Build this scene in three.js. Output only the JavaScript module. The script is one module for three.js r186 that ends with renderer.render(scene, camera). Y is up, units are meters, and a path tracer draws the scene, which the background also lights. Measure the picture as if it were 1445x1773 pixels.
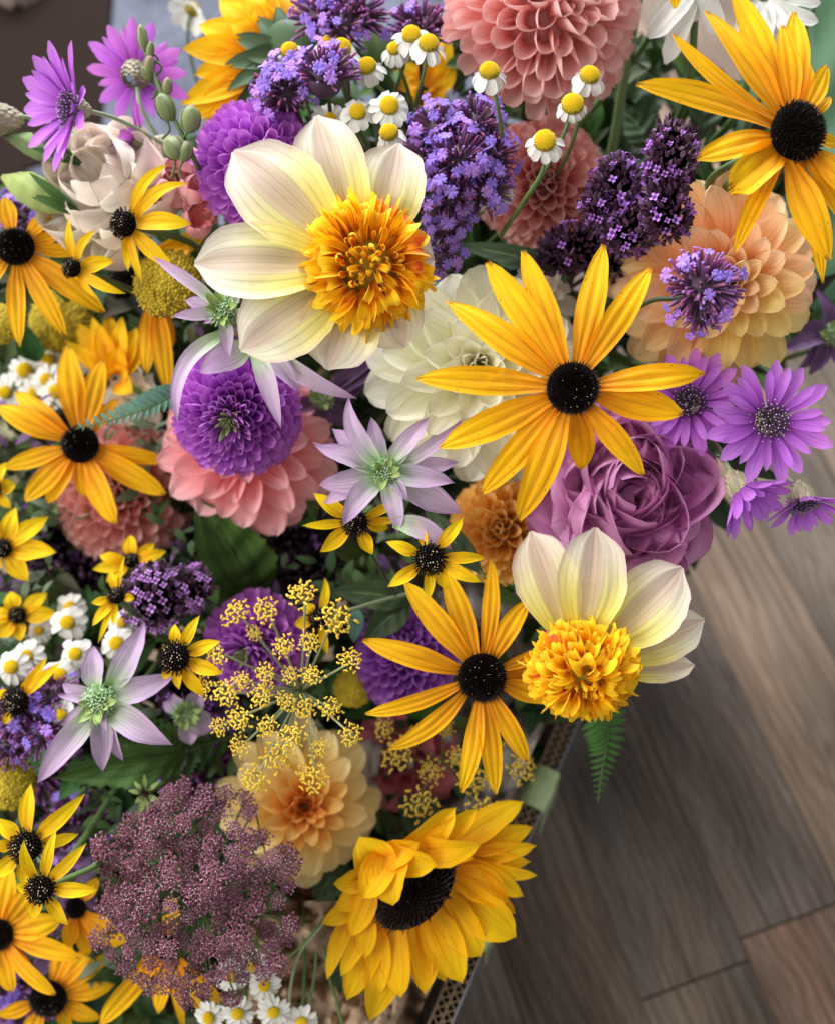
import * as THREE from 'three';
import { RectAreaLightUniformsLib } from 'three/addons/lights/RectAreaLightUniformsLib.js';
RectAreaLightUniformsLib.init();

// ---------------------------------------------------------------- camera, light, exposure
const rad = (a) => a * Math.PI / 180;
const V = (x, y, z) => new THREE.Vector3(x, y, z);
const scene = new THREE.Scene();
const PITCH = 62, FOV = 50, CAM = V(0, 0.85, 0.36);
const camera = new THREE.PerspectiveCamera(FOV, 834 / 1024, 0.02, 30);
const FWD = V(0, -Math.sin(rad(PITCH)), -Math.cos(rad(PITCH))), RT = V(1, 0, 0), UP = V(0, Math.cos(rad(PITCH)), -Math.sin(rad(PITCH)));
camera.position.copy(CAM); camera.up.set(0, 1, 0); camera.lookAt(CAM.clone().add(FWD));
camera.focus = 0.495; camera.userData.fStop = 5.2;
scene.background = new THREE.Color(0.6, 0.605, 0.61);          // dim indoor daylight all round
const renderer = new THREE.WebGLRenderer({ antialias: true });
renderer.toneMapping = THREE.LinearToneMapping;
renderer.toneMappingExposure = 1.0;
renderer.shadowMap.enabled = true;
function areaLight(x, y, z, w, h, I, col, tx, ty, tz) {
  const l = new THREE.RectAreaLight(col, I, w, h);
  l.position.set(x, y, z); l.lookAt(tx, ty, tz); l.name = 'unseen_window_light'; scene.add(l);
  return l;
}
const UNSEEN_WIN = [  // unseen sources, placed to light the bunch from the far side and the left
  [-0.5, 2.0, -2.1, 1.9, 1.7, 20, 0xf8f9ff, 0, 0.5, 0, 'tall bright window across the room, above the top edge of the picture'],
  [-2.3, 1.9, 0.5, 1.6, 1.6, 11, 0xfff8ee, 0, 0.4, 0, 'second window on the left side of the room, outside the picture'],
];
for (const a of UNSEEN_WIN) {
  areaLight(...a.slice(0, 10));
  const g = new THREE.Group(); g.name = 'window' + (a === UNSEEN_WIN[0] ? '' : '_001'); g.userData = { label: a[10], category: 'window' };
  g.position.set(a[0], a[1], a[2]); g.lookAt(a[7], a[8], a[9]); g.translateZ(-0.03); scene.add(g);
  const pane = new THREE.Mesh(new THREE.BoxGeometry(a[3], a[4], 0.01), new THREE.MeshStandardMaterial({ color: 0x99a0a8, emissive: 0xdfe8ff, emissiveIntensity: 0.6 }));
  pane.name = 'pane'; g.add(pane);
  const fm = new THREE.MeshStandardMaterial({ color: 0xe8e6e0, roughness: 0.5 });
  for (const [w, h, x, y] of [[a[3] + 0.16, 0.08, 0, a[4] / 2 + 0.04], [a[3] + 0.16, 0.08, 0, -a[4] / 2 - 0.04], [0.08, a[4], a[3] / 2 + 0.04, 0], [0.08, a[4], -a[3] / 2 - 0.04, 0]]) {
    const f = new THREE.Mesh(new THREE.BoxGeometry(w, h, 0.06), fm); f.position.set(x, y, 0); f.name = 'frame'; g.add(f);
  }
}

// ---------------------------------------------------------------- helpers
let seed = 7;
const rnd = () => { seed = (seed + 0x6D2B79F5) | 0; let t = Math.imul(seed ^ (seed >>> 15), 1 | seed); t = (t + Math.imul(t ^ (t >>> 7), 61 | t)) ^ t; return ((t ^ (t >>> 14)) >>> 0) / 4294967296; };
const rr = (a, b) => a + (b - a) * rnd();
const lerp = (a, b, t) => a + (b - a) * t, clamp = (x, a = 0, b = 1) => Math.min(b, Math.max(a, x));
const sst = (a, b, x) => { const t = clamp((x - a) / (b - a)); return t * t * (3 - 2 * t); };
const hash = (x, y) => { const s = Math.sin(x * 127.1 + y * 311.7) * 43758.5453; return s - Math.floor(s); };
function vn(x, y) { const i = Math.floor(x), j = Math.floor(y), f = x - i, g = y - j, a = f * f * (3 - 2 * f), b = g * g * (3 - 2 * g); return lerp(lerp(hash(i, j), hash(i + 1, j), a), lerp(hash(i, j + 1), hash(i + 1, j + 1), a), b); }
const TV = Math.tan(rad(FOV / 2)), HX = 722.5, HY = 886.5;
const S = (d) => TV * d / HY;                                     // metres across one unit of the picture grid at depth d
const P = (x, y, d) => CAM.clone().addScaledVector(RT, (x - HX) * S(d)).addScaledVector(UP, -(y - HY) * S(d)).addScaledVector(FWD, d);
function onPlane(x, y, h) { const q = P(x, y, 1).sub(CAM); return CAM.clone().addScaledVector(q, (h - CAM.y) / q.y); }
const DIR = (x, y, z) => V(0, 0, 0).addScaledVector(RT, x).addScaledVector(UP, y).addScaledVector(FWD, -z).normalize();
const used = {};
const numbered = (n) => { const k = used[n] = (used[n] ?? -1) + 1; return k ? n + '_' + String(k).padStart(3, '0') : n; };
function thing(name, label, category, x, y, d, n = [0, 0, 1], group) {
  const g = new THREE.Group(); g.name = numbered(name); g.userData = { label, category }; if (group) g.userData.group = group;
  const Y = DIR(...n); let X = RT.clone().addScaledVector(Y, -RT.dot(Y)); if (X.length() < 0.2) X = UP.clone().addScaledVector(Y, -UP.dot(Y)); X.normalize();
  const Z = X.clone().cross(Y);
  g.position.copy(P(x, y, d)); g.quaternion.setFromRotationMatrix(new THREE.Matrix4().makeBasis(X, Y, Z));
  scene.add(g); g.updateMatrixWorld(true);
  g.fr = { x, y, d, inv: g.matrixWorld.clone().invert(), view: DIR(0, 0, 1).transformDirection(g.matrixWorld.clone().invert()), s: S(d) };
  return g;
}
const toLocal = (g, x, y, d) => P(x, y, d).applyMatrix4(g.fr.inv);
function part(parent, name, geo, mat, kind) { const m = new THREE.Mesh(geo, mat); m.name = name; m.castShadow = m.receiveShadow = true; if (kind) m.userData.kind = kind; parent.add(m); return m; }
function put(parent, name, geo, mat, az, el, pos, sc, roll = 0) {
  const m = part(parent, name, geo, mat); m.rotation.set(roll, az, el, 'YZX'); if (pos) m.position.copy(pos);
  if (typeof sc === 'number') m.scale.setScalar(sc); else if (sc) m.scale.set(...sc); return m;
}
class MB {                                                         // joins many small pieces into one geometry
  constructor() { this.p = []; this.n = []; this.u = []; this.c = []; this.i = []; this.v = V(0, 0, 0); this.nm = new THREE.Matrix3(); }
  add(geo, m, c) {
    const o = this.p.length / 3, P_ = geo.attributes.position, N = geo.attributes.normal, U = geo.attributes.uv, C = geo.attributes.color; this.nm.getNormalMatrix(m);
    for (let k = 0; k < P_.count; k++) {
      this.v.fromBufferAttribute(P_, k).applyMatrix4(m); this.p.push(this.v.x, this.v.y, this.v.z);
      this.v.fromBufferAttribute(N, k).applyMatrix3(this.nm).normalize(); this.n.push(this.v.x, this.v.y, this.v.z);
      this.u.push(U ? U.getX(k) : 0, U ? U.getY(k) : 0);
      const cc = c ?? [1, 1, 1]; if (C) this.c.push(C.getX(k) * cc[0], C.getY(k) * cc[1], C.getZ(k) * cc[2]); else this.c.push(...cc);
    }
    if (geo.index) for (const k of geo.index.array) this.i.push(k + o); else for (let k = 0; k < P_.count; k++) this.i.push(k + o);
    return this;
  }
  geo() {
    const g = new THREE.BufferGeometry();
    g.setAttribute('position', new THREE.Float32BufferAttribute(this.p, 3)); g.setAttribute('normal', new THREE.Float32BufferAttribute(this.n, 3));
    g.setAttribute('uv', new THREE.Float32BufferAttribute(this.u, 2)); g.setAttribute('color', new THREE.Float32BufferAttribute(this.c, 3)); g.setIndex(this.i); return g;
  }
}
const toFlat = (g) => { const q = g.toNonIndexed(); q.computeVertexNormals(); return q; };
const YAX = V(0, 1, 0);
const TR = (pos, dir, s, spin = 0) => { const q = new THREE.Quaternion().setFromUnitVectors(YAX, dir.clone().normalize()).multiply(new THREE.Quaternion().setFromAxisAngle(YAX, spin)); return new THREE.Matrix4().compose(pos, q, typeof s === 'number' ? V(s, s, s) : V(...s)); };
function sheet(nu, nv, f) {                                        // u -1..1 across, v 0..1 along
  const p = [], uv = [], ix = [];
  for (let j = 0; j <= nv; j++) for (let i = 0; i <= nu; i++) { const u = i / nu * 2 - 1, v = j / nv, q = f(u, v); p.push(q[0], q[1], q[2]); uv.push((u + 1) / 2, q[3] ?? v); }
  for (let j = 0; j < nv; j++) for (let i = 0; i < nu; i++) { const a = j * (nu + 1) + i, b = a + 1, c = a + nu + 1, d = c + 1; ix.push(a, b, d, a, d, c); }
  const g = new THREE.BufferGeometry(); g.setAttribute('position', new THREE.Float32BufferAttribute(p, 3)); g.setAttribute('uv', new THREE.Float32BufferAttribute(uv, 2)); g.setIndex(ix); g.computeVertexNormals(); return g;
}
const spl = (a) => (v) => {                                        // smooth curve through evenly spaced values
  const n = a.length - 1, x = clamp(v) * n, i = Math.min(n - 1, Math.floor(x)), t = x - i, p0 = a[Math.max(0, i - 1)], p1 = a[i], p2 = a[i + 1], p3 = a[Math.min(n, i + 2)];
  return Math.max(0, 0.5 * (2 * p1 + (p2 - p0) * t + (2 * p0 - 5 * p1 + 4 * p2 - p3) * t * t + (3 * p1 - p0 - 3 * p2 + p3) * t * t * t));
};
const rnd_ = (a, v0) => { const f = spl(a); return (v) => v < v0 ? f(v / v0) : Math.sqrt(Math.max(0.0004, 1 - ((v - v0) / (1 - v0)) ** 2)) * (1 - 0.12 * (v - v0) / (1 - v0)); };
const PROF = {
  round: rnd_([0.4, 0.6, 0.8, 0.95, 1], 0.66), cupr: rnd_([0.55, 0.78, 0.93, 1, 1], 0.74),
  rud: spl([0.4, 0.58, 0.8, 0.96, 1, 0.95, 0.8, 0.56, 0.16]),
  sunp: spl([0.4, 0.62, 0.8, 0.9, 0.9, 0.82, 0.66, 0.42, 0.02]),
  lance: spl([0.45, 0.72, 0.92, 1, 0.97, 0.86, 0.66, 0.38, 0.02]),
  obov: spl([0.3, 0.52, 0.74, 0.92, 1, 0.99, 0.88, 0.64, 0.06]),
  dahl: spl([0.4, 0.58, 0.76, 0.92, 1, 0.99, 0.9, 0.66, 0.04]),
  strap: spl([0.45, 0.7, 0.88, 0.97, 1, 1, 0.96, 0.82, 0.2]),
  floret: spl([0.5, 0.6, 0.68, 0.75, 0.82, 0.92, 1, 1, 0.75]),
  leaf: spl([0.06, 0.55, 0.88, 1, 0.96, 0.82, 0.6, 0.34, 0.0]),
};
function spoon({ w = 0.3, prof = PROF.dahl, roll = () => 0.6, bend = () => 0, nu = 6, nv = 10, ruffle = 0, rf = 3, teeth = 0, ridge = 0, ph = 0 }) {
  const N = nv, vs = [], cx = [0], cy = [0], an = [];
  for (let j = 0; j <= N; j++) vs.push(1 - Math.pow(1 - j / N, 1.35));
  for (let j = 0; j <= N; j++) { an.push(bend(vs[j])); if (j) { const dv = vs[j] - vs[j - 1], m = (an[j] + an[j - 1]) / 2; cx.push(cx[j - 1] + Math.cos(m) * dv); cy.push(cy[j - 1] + Math.sin(m) * dv); } }
  return sheet(nu, nv, (u, t) => {
    const j = Math.round(t * N), v = vs[j], hw = w * prof(v), ro = roll(v), f = u * ro;
    let z = ro > 1e-3 ? hw * Math.sin(f) / ro : hw * u, y = ro > 1e-3 ? hw * (1 - Math.cos(f)) / ro : 0;
    y += ruffle * v * v * Math.sin(u * rf * 2 + ph + v * 2) * (0.35 + Math.abs(u)) + ridge * Math.cos(u * Math.PI * 2.5) * prof(v);
    const dx = -teeth * Math.abs(Math.sin((u + 0.02) * Math.PI * 1.5)) * sst(0.6, 1, v);
    return [cx[j] - Math.sin(an[j]) * y + dx * Math.cos(an[j]), cy[j] + Math.cos(an[j]) * y + dx * Math.sin(an[j]), z, v];
  });
}
// a petal from base to tip in a thing's own axes
function petalGeo(a, t, { w, prof = PROF.rud, lift = 0.08, up, cup = 0.15, ridge = 0.07, twist = 0, notch = 0.03, side = 0, nu = 10, nv = 18, ph = 0, wav = 0, nick = 0.05 }) {
  const ax = t.clone().sub(a), len = ax.length(), s0 = ax.clone().cross(up).normalize(), n0 = s0.clone().cross(ax).normalize();
  const c = a.clone().lerp(t, 0.5).addScaledVector(n0, lift * len * 2).addScaledVector(s0, side * len * 2);
  const B = (v) => a.clone().multiplyScalar((1 - v) * (1 - v)).addScaledVector(c, 2 * v * (1 - v)).addScaledVector(t, v * v);
  return sheet(nu, nv, (u, tt) => {
    const v = 1 - Math.pow(1 - tt, 1.25), p = B(v), tg = a.clone().multiplyScalar(-2 * (1 - v)).addScaledVector(c, 2 - 4 * v).addScaledVector(t, 2 * v).normalize();
    let s = tg.clone().cross(up); if (s.length() < 0.05) s = s0.clone(); s.normalize(); const n = s.clone().cross(tg).normalize();
    const th = twist * v + wav * Math.sin(v * 5 + ph), s2 = s.clone().multiplyScalar(Math.cos(th)).addScaledVector(n, Math.sin(th)), n2 = n.clone().multiplyScalar(Math.cos(th)).addScaledVector(s, -Math.sin(th));
    const hw = w * prof(v) * (1 + nick * (vn(v * 13 + ph * 9, u > 0 ? 1.5 : 6.5) - 0.5) * 2 * Math.abs(u) * sst(0.1, 0.3, v)), env = Math.min(1, v * 4) * (1 - 0.5 * v);
    p.addScaledVector(s2, u * hw).addScaledVector(n2, cup * hw * u * u - ridge * hw * Math.cos(u * Math.PI * 2.6) * env + 0.04 * hw * Math.sin(u * 3 + v * 9 + ph));
    p.addScaledVector(tg, -notch * len * (0.5 - 0.5 * Math.cos(u * Math.PI * 3.2 + ph)) * sst(0.8, 1, v));
    return [p.x, p.y, p.z, v];
  });
}
// petals given by where their tips stand: [x, y, tip depth in grid units, half width, lift, extra]
function pxPetals(g, list, mats, opt = {}, name = 'petal') {
  const { x, y, d, s } = g.fr;
  for (const q of list) {
    const [tx, ty, dd = 0, w = 20, lift = 0.06, ex = {}] = q, L = Math.hypot(tx - x, ty - y) || 1, r0 = (opt.r0 ?? 20);
    const bx = ex.b ? ex.b[0] : x + (tx - x) / L * r0, by = ex.b ? ex.b[1] : y + (ty - y) / L * r0, bd = ex.b ? (ex.b[2] ?? 0) : (opt.bd ?? 0);
    const a = toLocal(g, bx, by, d + bd * s), t = toLocal(g, tx, ty, d + dd * s);
    const up = g.fr.view.clone().addScaledVector(V(rr(-1, 1), rr(-1, 1), rr(-1, 1)), opt.jit ?? 0.16).normalize();
    const geo = petalGeo(a, t, { w: w * s, up, lift, twist: rr(-0.18, 0.18), ph: rr(0, 6), ...opt, ...ex });
    const m = part(g, name, geo, Array.isArray(mats) ? mats[Math.floor(rnd() * mats.length)] : mats); if (ex.label) m.userData.label = ex.label;
  }
}
function tube(pts, r, mat, parent, name, r2) {                     // tapered tube through points in the parent's axes
  const c = new THREE.CatmullRomCurve3(pts), n = Math.max(8, pts.length * 5), geo = new THREE.TubeGeometry(c, n, r, 7, false);
  if (r2 !== undefined) { const p = geo.attributes.position, v = V(0, 0, 0), o = V(0, 0, 0); for (let i = 0; i <= n; i++) { c.getPointAt(i / n, o); for (let j = 0; j <= 7; j++) { const k = i * 8 + j; v.fromBufferAttribute(p, k).sub(o).multiplyScalar(lerp(1, r2 / r, i / n)).add(o); p.setXYZ(k, v.x, v.y, v.z); } } }
  return part(parent, name, geo, mat);
}
const pxTube = (g, pts, r, mat, name, r2) => tube(pts.map((q) => toLocal(g, ...q)), r, mat, g, name, r2);
function stem(g, r = 0.0016, mat = M.stem, tx, ty) {                // from the back of the flower into the box
  const o = g.position, n = V(0, 1, 0).transformDirection(g.matrixWorld), e = P(lerp(g.fr.x, tx ?? 480, 0.45), lerp(g.fr.y, ty ?? 900, 0.45), Math.max(0.7, g.fr.d + 0.13));
  const back = n.dot(FWD) > 0.1 ? 0.012 : 0.045, m = o.clone().addScaledVector(n, -back).addScaledVector(FWD, 0.015);
  tube([o.clone(), m, m.clone().lerp(e, 0.5).addScaledVector(FWD, 0.02), e].map((q) => q.applyMatrix4(g.fr.inv)), r, mat, g, 'stem', r * 1.25);
}

// ---------------------------------------------------------------- materials
function tex(w, h, f, repeat) {
  const a = new Uint8Array(w * h * 4);
  for (let j = 0; j < h; j++) for (let i = 0; i < w; i++) { const c = f((i + 0.5) / w, (j + 0.5) / h), k = (j * w + i) * 4; a[k] = clamp(c[0], 0, 255); a[k + 1] = clamp(c[1], 0, 255); a[k + 2] = clamp(c[2], 0, 255); a[k + 3] = 255; }
  const t = new THREE.DataTexture(a, w, h); t.colorSpace = THREE.SRGBColorSpace; t.magFilter = t.minFilter = THREE.LinearFilter; if (repeat) t.wrapS = t.wrapT = THREE.RepeatWrapping; t.needsUpdate = true; return t;
}
const mix3 = (a, b, t) => [lerp(a[0], b[0], t), lerp(a[1], b[1], t), lerp(a[2], b[2], t)];
const mul3 = (a, k) => [a[0] * k, a[1] * k, a[2] * k];
function veinBump(k, amp = 1) { const t = tex(128, 64, (u, v) => { const s = 150 + amp * (40 * Math.sin(u * k * Math.PI * 2 + 1.5 * vn(v * 4, u * 3)) + 50 * (vn(u * 60, v * 8) - 0.5)); return [s, s, s]; }); t.colorSpace = THREE.NoColorSpace; return t; }
const BUMP = { two: veinBump(3.2), fine: veinBump(11), wide: veinBump(7), soft: veinBump(14, 0.6) };
const petalMat = (map, o = {}) => new THREE.MeshPhysicalMaterial({ map, side: THREE.DoubleSide, roughness: 0.66, transmission: 0.36, thickness: 0, specularIntensity: 0.35, bumpMap: BUMP.fine, bumpScale: 0.00025, ...o });
const tinted = (m, ...c) => c.map((q) => { const k = m.clone(); k.color.setRGB(...q); return k; });
const std = (c, o = {}) => new THREE.MeshStandardMaterial({ color: c, roughness: 0.7, side: THREE.DoubleSide, ...o });
// grad: pigment along the petal, veins: darker lines, band: tinted stripe down the middle
const petalTex = (stops, { vein = 0.06, k = 9, band, edge, speck = 0, nz = 0.06, w = 96, h = 160 } = {}) => tex(w, h, (u, v) => {
  const n = stops.length - 1, x = v * n, i = Math.min(n - 1, Math.floor(x)); let c = mix3(stops[i], stops[i + 1], x - i);
  const e = Math.abs(u - 0.5) * 2; if (band) c = mix3(c, band.c, band.a * sst(band.w + 0.08, band.w - 0.08, e) * sst(0, 0.35, v)); if (edge) c = mix3(c, edge.c, edge.a * sst(edge.w, 1, e) * sst(0.1, 0.5, v));
  const fan = (u - 0.5) * (1 - 0.15 * v) + 0.5, ln = Math.pow(Math.abs(Math.cos(fan * k * Math.PI + 0.5 * Math.sin(v * 3 + Math.floor(fan * k)))), 22);
  let g = 1 - vein * ln * (0.55 + 0.9 * vn(u * 13, v * 3)) + nz * (vn(u * 34, v * 5 + 9) - 0.5) + nz * (vn(u * 7, v * 6 + 3) - 0.5);
  if (speck && hash(Math.floor(u * 40), Math.floor(v * 60)) > 1 - speck) g *= 0.5; if (speck && v > 0.955 && vn(u * 9, 4) > 0.45) c = mix3(c, [150, 92, 20], 0.7);
  return mul3(c, g);
});
const T = {
  rud: petalTex([[236, 146, 0], [252, 178, 0], [255, 193, 0], [255, 199, 2]], { vein: 0.1, k: 4, nz: 0.11, speck: 0.005 }),
  tri: petalTex([[246, 186, 0], [255, 214, 0], [255, 222, 6]], { vein: 0.07, k: 5 }),
  sun: petalTex([[240, 162, 0], [252, 196, 0], [255, 208, 0]], { vein: 0.07, k: 7 }),
  cream: petalTex([[240, 222, 70], [244, 232, 116], [242, 232, 160], [242, 234, 208], [240, 230, 214]], { vein: 0.085, k: 12, band: { c: [210, 182, 164], a: 0.6, w: 0.34 }, edge: { c: [226, 190, 205], a: 0.35, w: 0.86 }, nz: 0.04, w: 160, h: 200 }),
  pink: petalTex([[238, 150, 144], [247, 180, 175], [251, 201, 196], [254, 222, 219]], { vein: 0.05, k: 12 }),
  coral: petalTex([[232, 120, 122], [240, 146, 150], [246, 168, 172], [250, 200, 204]], { vein: 0.06, k: 9 }),
  purple: petalTex([[230, 198, 234], [214, 134, 226], [210, 118, 222], [222, 150, 232]], { vein: 0.07, k: 9 }),
  purple2: petalTex([[172, 90, 184], [178, 98, 200], [184, 108, 208], [200, 138, 220]], { vein: 0.07, k: 9 }),
  white: petalTex([[222, 224, 148], [246, 243, 208], [250, 248, 226], [250, 249, 234]], { vein: 0.035, k: 10 }),
  peach: petalTex([[236, 150, 98], [244, 182, 132], [248, 206, 160], [250, 222, 182]], { vein: 0.06, k: 10 }),
  apricot: petalTex([[226, 112, 34], [240, 158, 62], [244, 182, 84], [246, 206, 122]], { vein: 0.05, k: 9 }),
  gold: petalTex([[236, 160, 46], [246, 190, 78], [250, 212, 112]], { vein: 0.05, k: 9 }),
  rose: petalTex([[168, 80, 144], [196, 114, 174], [210, 136, 190], [226, 168, 210]], { vein: 0.06, k: 13, nz: 0.1 }),
  xer: petalTex([[152, 64, 176], [192, 104, 218], [210, 128, 234], [216, 140, 238]], { vein: 0.1, k: 5 }),
  mon: petalTex([[150, 206, 116], [198, 212, 184], [212, 196, 212], [212, 188, 214], [208, 180, 212], [196, 158, 202]], { vein: 0.12, k: 9, edge: { c: [176, 132, 200], a: 0.45, w: 0.8 } }),
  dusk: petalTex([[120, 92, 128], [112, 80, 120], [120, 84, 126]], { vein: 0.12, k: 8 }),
  anem: petalTex([[236, 146, 0], [250, 180, 2], [254, 204, 10], [255, 218, 40]], { vein: 0.1, k: 5, w: 48, h: 80 }),
  anemRed: petalTex([[236, 146, 0], [250, 180, 2], [244, 150, 30], [222, 84, 54]], { vein: 0.1, k: 5, edge: { c: [254, 204, 30], a: 0.95, w: 0.3 }, w: 48, h: 80 }),
  apPale: petalTex([[242, 172, 76], [248, 208, 116], [250, 224, 146], [250, 232, 176]], { vein: 0.05, k: 9 }),
  ivory: petalTex([[230, 226, 180], [242, 236, 216], [248, 242, 230], [250, 240, 230]], { vein: 0.05, k: 11 }),
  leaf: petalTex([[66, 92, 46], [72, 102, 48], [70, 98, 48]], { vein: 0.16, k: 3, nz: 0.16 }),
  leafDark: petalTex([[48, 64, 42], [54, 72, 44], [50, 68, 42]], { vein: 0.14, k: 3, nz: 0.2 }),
};
const M = {
  rud: tinted(petalMat(T.rud, { bumpMap: BUMP.two, bumpScale: 0.0005 }), [1, 1, 1], [0.95, 0.9, 0.9], [1, 0.95, 0.9]),
  tri: tinted(petalMat(T.tri), [1, 1, 1], [1, 0.93, 0.9]),
  sun: tinted(petalMat(T.sun), [1, 1, 1], [0.95, 0.9, 0.9], [1, 0.96, 0.8]),
  cream: petalMat(T.cream, { roughness: 0.5, bumpMap: BUMP.wide, bumpScale: 0.0003 }),
  pink: tinted(petalMat(T.pink), [1, 1, 1], [0.97, 0.92, 0.92]), pinkDeep: tinted(petalMat(T.pink), [0.98, 0.88, 0.85], [0.96, 0.84, 0.82]),
  coral: tinted(petalMat(T.coral), [1, 1, 1], [0.97, 0.92, 0.92]),
  purple: tinted(petalMat(T.purple), [1, 1, 1], [0.94, 0.9, 0.98]), magenta: tinted(petalMat(T.purple2), [1, 1, 1], [0.95, 0.95, 0.98]), magLight: tinted(petalMat(T.purple), [1, 1.05, 0.98]),
  white: tinted(petalMat(T.white), [1, 1, 1], [0.97, 0.98, 0.95]),
  peach: tinted(petalMat(T.peach), [1, 1, 1], [0.98, 0.94, 0.9], [0.98, 1.03, 0.86]), peachY: tinted(petalMat(T.apPale), [1, 1, 0.85]),
  apricot: tinted(petalMat(T.apricot), [1, 1, 1], [0.98, 0.95, 0.95]), apPale: tinted(petalMat(T.apPale), [1, 1, 1], [0.98, 0.95, 0.9]),
  gold: tinted(petalMat(T.gold), [1.05, 1.1, 1.1], [1.05, 1.05, 1]),
  rose: tinted(petalMat(T.rose, { roughness: 0.55 }), [1, 1, 1], [0.94, 0.9, 0.95], [1, 1, 1.05]),
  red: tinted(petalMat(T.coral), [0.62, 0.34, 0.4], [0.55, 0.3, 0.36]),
  xer: tinted(petalMat(T.xer, { roughness: 0.5 }), [1, 1, 1], [0.93, 0.88, 0.97], [1, 1.05, 1.03]), xerPink: tinted(petalMat(T.xer), [1.1, 0.95, 0.95], [1, 0.9, 1]),
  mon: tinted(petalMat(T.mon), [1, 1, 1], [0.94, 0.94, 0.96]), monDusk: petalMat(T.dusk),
  anem: tinted(petalMat(T.anem, { bumpScale: 0.0002 }), [1, 1, 1], [1, 0.92, 0.8]), anemRed: petalMat(T.anemRed),
  ivory: tinted(petalMat(T.ivory), [1, 1, 1], [0.98, 0.98, 0.96]),
  whitePetal: petalMat(null, { color: 0xeeeee8, transmission: 0.28, bumpMap: BUMP.wide }),
  creamPlain: petalMat(null, { color: 0xeee6bc }), snap: tinted(petalMat(T.coral), [1, 1, 1]),
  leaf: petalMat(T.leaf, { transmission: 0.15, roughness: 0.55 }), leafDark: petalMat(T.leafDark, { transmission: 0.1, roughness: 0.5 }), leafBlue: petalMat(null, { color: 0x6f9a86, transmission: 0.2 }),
  fern: petalMat(null, { color: 0x4f7d3c, transmission: 0.25, roughness: 0.6 }), bract: std(0x2e4a22, { roughness: 0.65 }),
  disc: new THREE.MeshPhysicalMaterial({ color: 0x120a07, roughness: 0.42, specularIntensity: 0.7 }), discBase: new THREE.MeshPhysicalMaterial({ color: 0x080504, roughness: 0.95, specularIntensity: 0.1 }), tip: new THREE.MeshPhysicalMaterial({ color: 0x1c100c, roughness: 0.5, specularIntensity: 0.5 }),
  yolk: std(0xdfc00c, { roughness: 0.7 }), yolkDark: std(0x8a7a08, { roughness: 0.75 }),
  pollen: std(0xd8c9a0, { roughness: 0.6 }),
  stem: std(0x56703c, { roughness: 0.6 }), stemPale: std(0x8a9c78, { roughness: 0.7 }), stemDark: std(0x37472c, { roughness: 0.6 }), stemPurple: std(0x4a3440, { roughness: 0.6 }),
  verb: tinted(petalMat(null, { color: 0x7b5fd6, transmission: 0.2, bumpMap: null }), [0.35, 0.21, 0.72], [0.43, 0.22, 0.7], [0.3, 0.19, 0.74]),
  vc: new THREE.MeshStandardMaterial({ vertexColors: true, roughness: 0.6, side: THREE.DoubleSide }),
  orFl: tinted(petalMat(null, { transmission: 0.2, bumpMap: null }), [0.42, 0.19, 0.62], [0.32, 0.12, 0.46]),
  calyx: std(0x9a9572, { roughness: 0.8 }), xdisc: std(0x4c2c5c, { roughness: 0.6 }),
  eyeGreen: petalMat(null, { color: 0xc6d69a }), eye: petalMat(T.purple, { color: new THREE.Color(1, 1.12, 1.02) }), budGreen: petalMat(null, { color: 0x9cb26c, transmission: 0.15 }),
};

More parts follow.
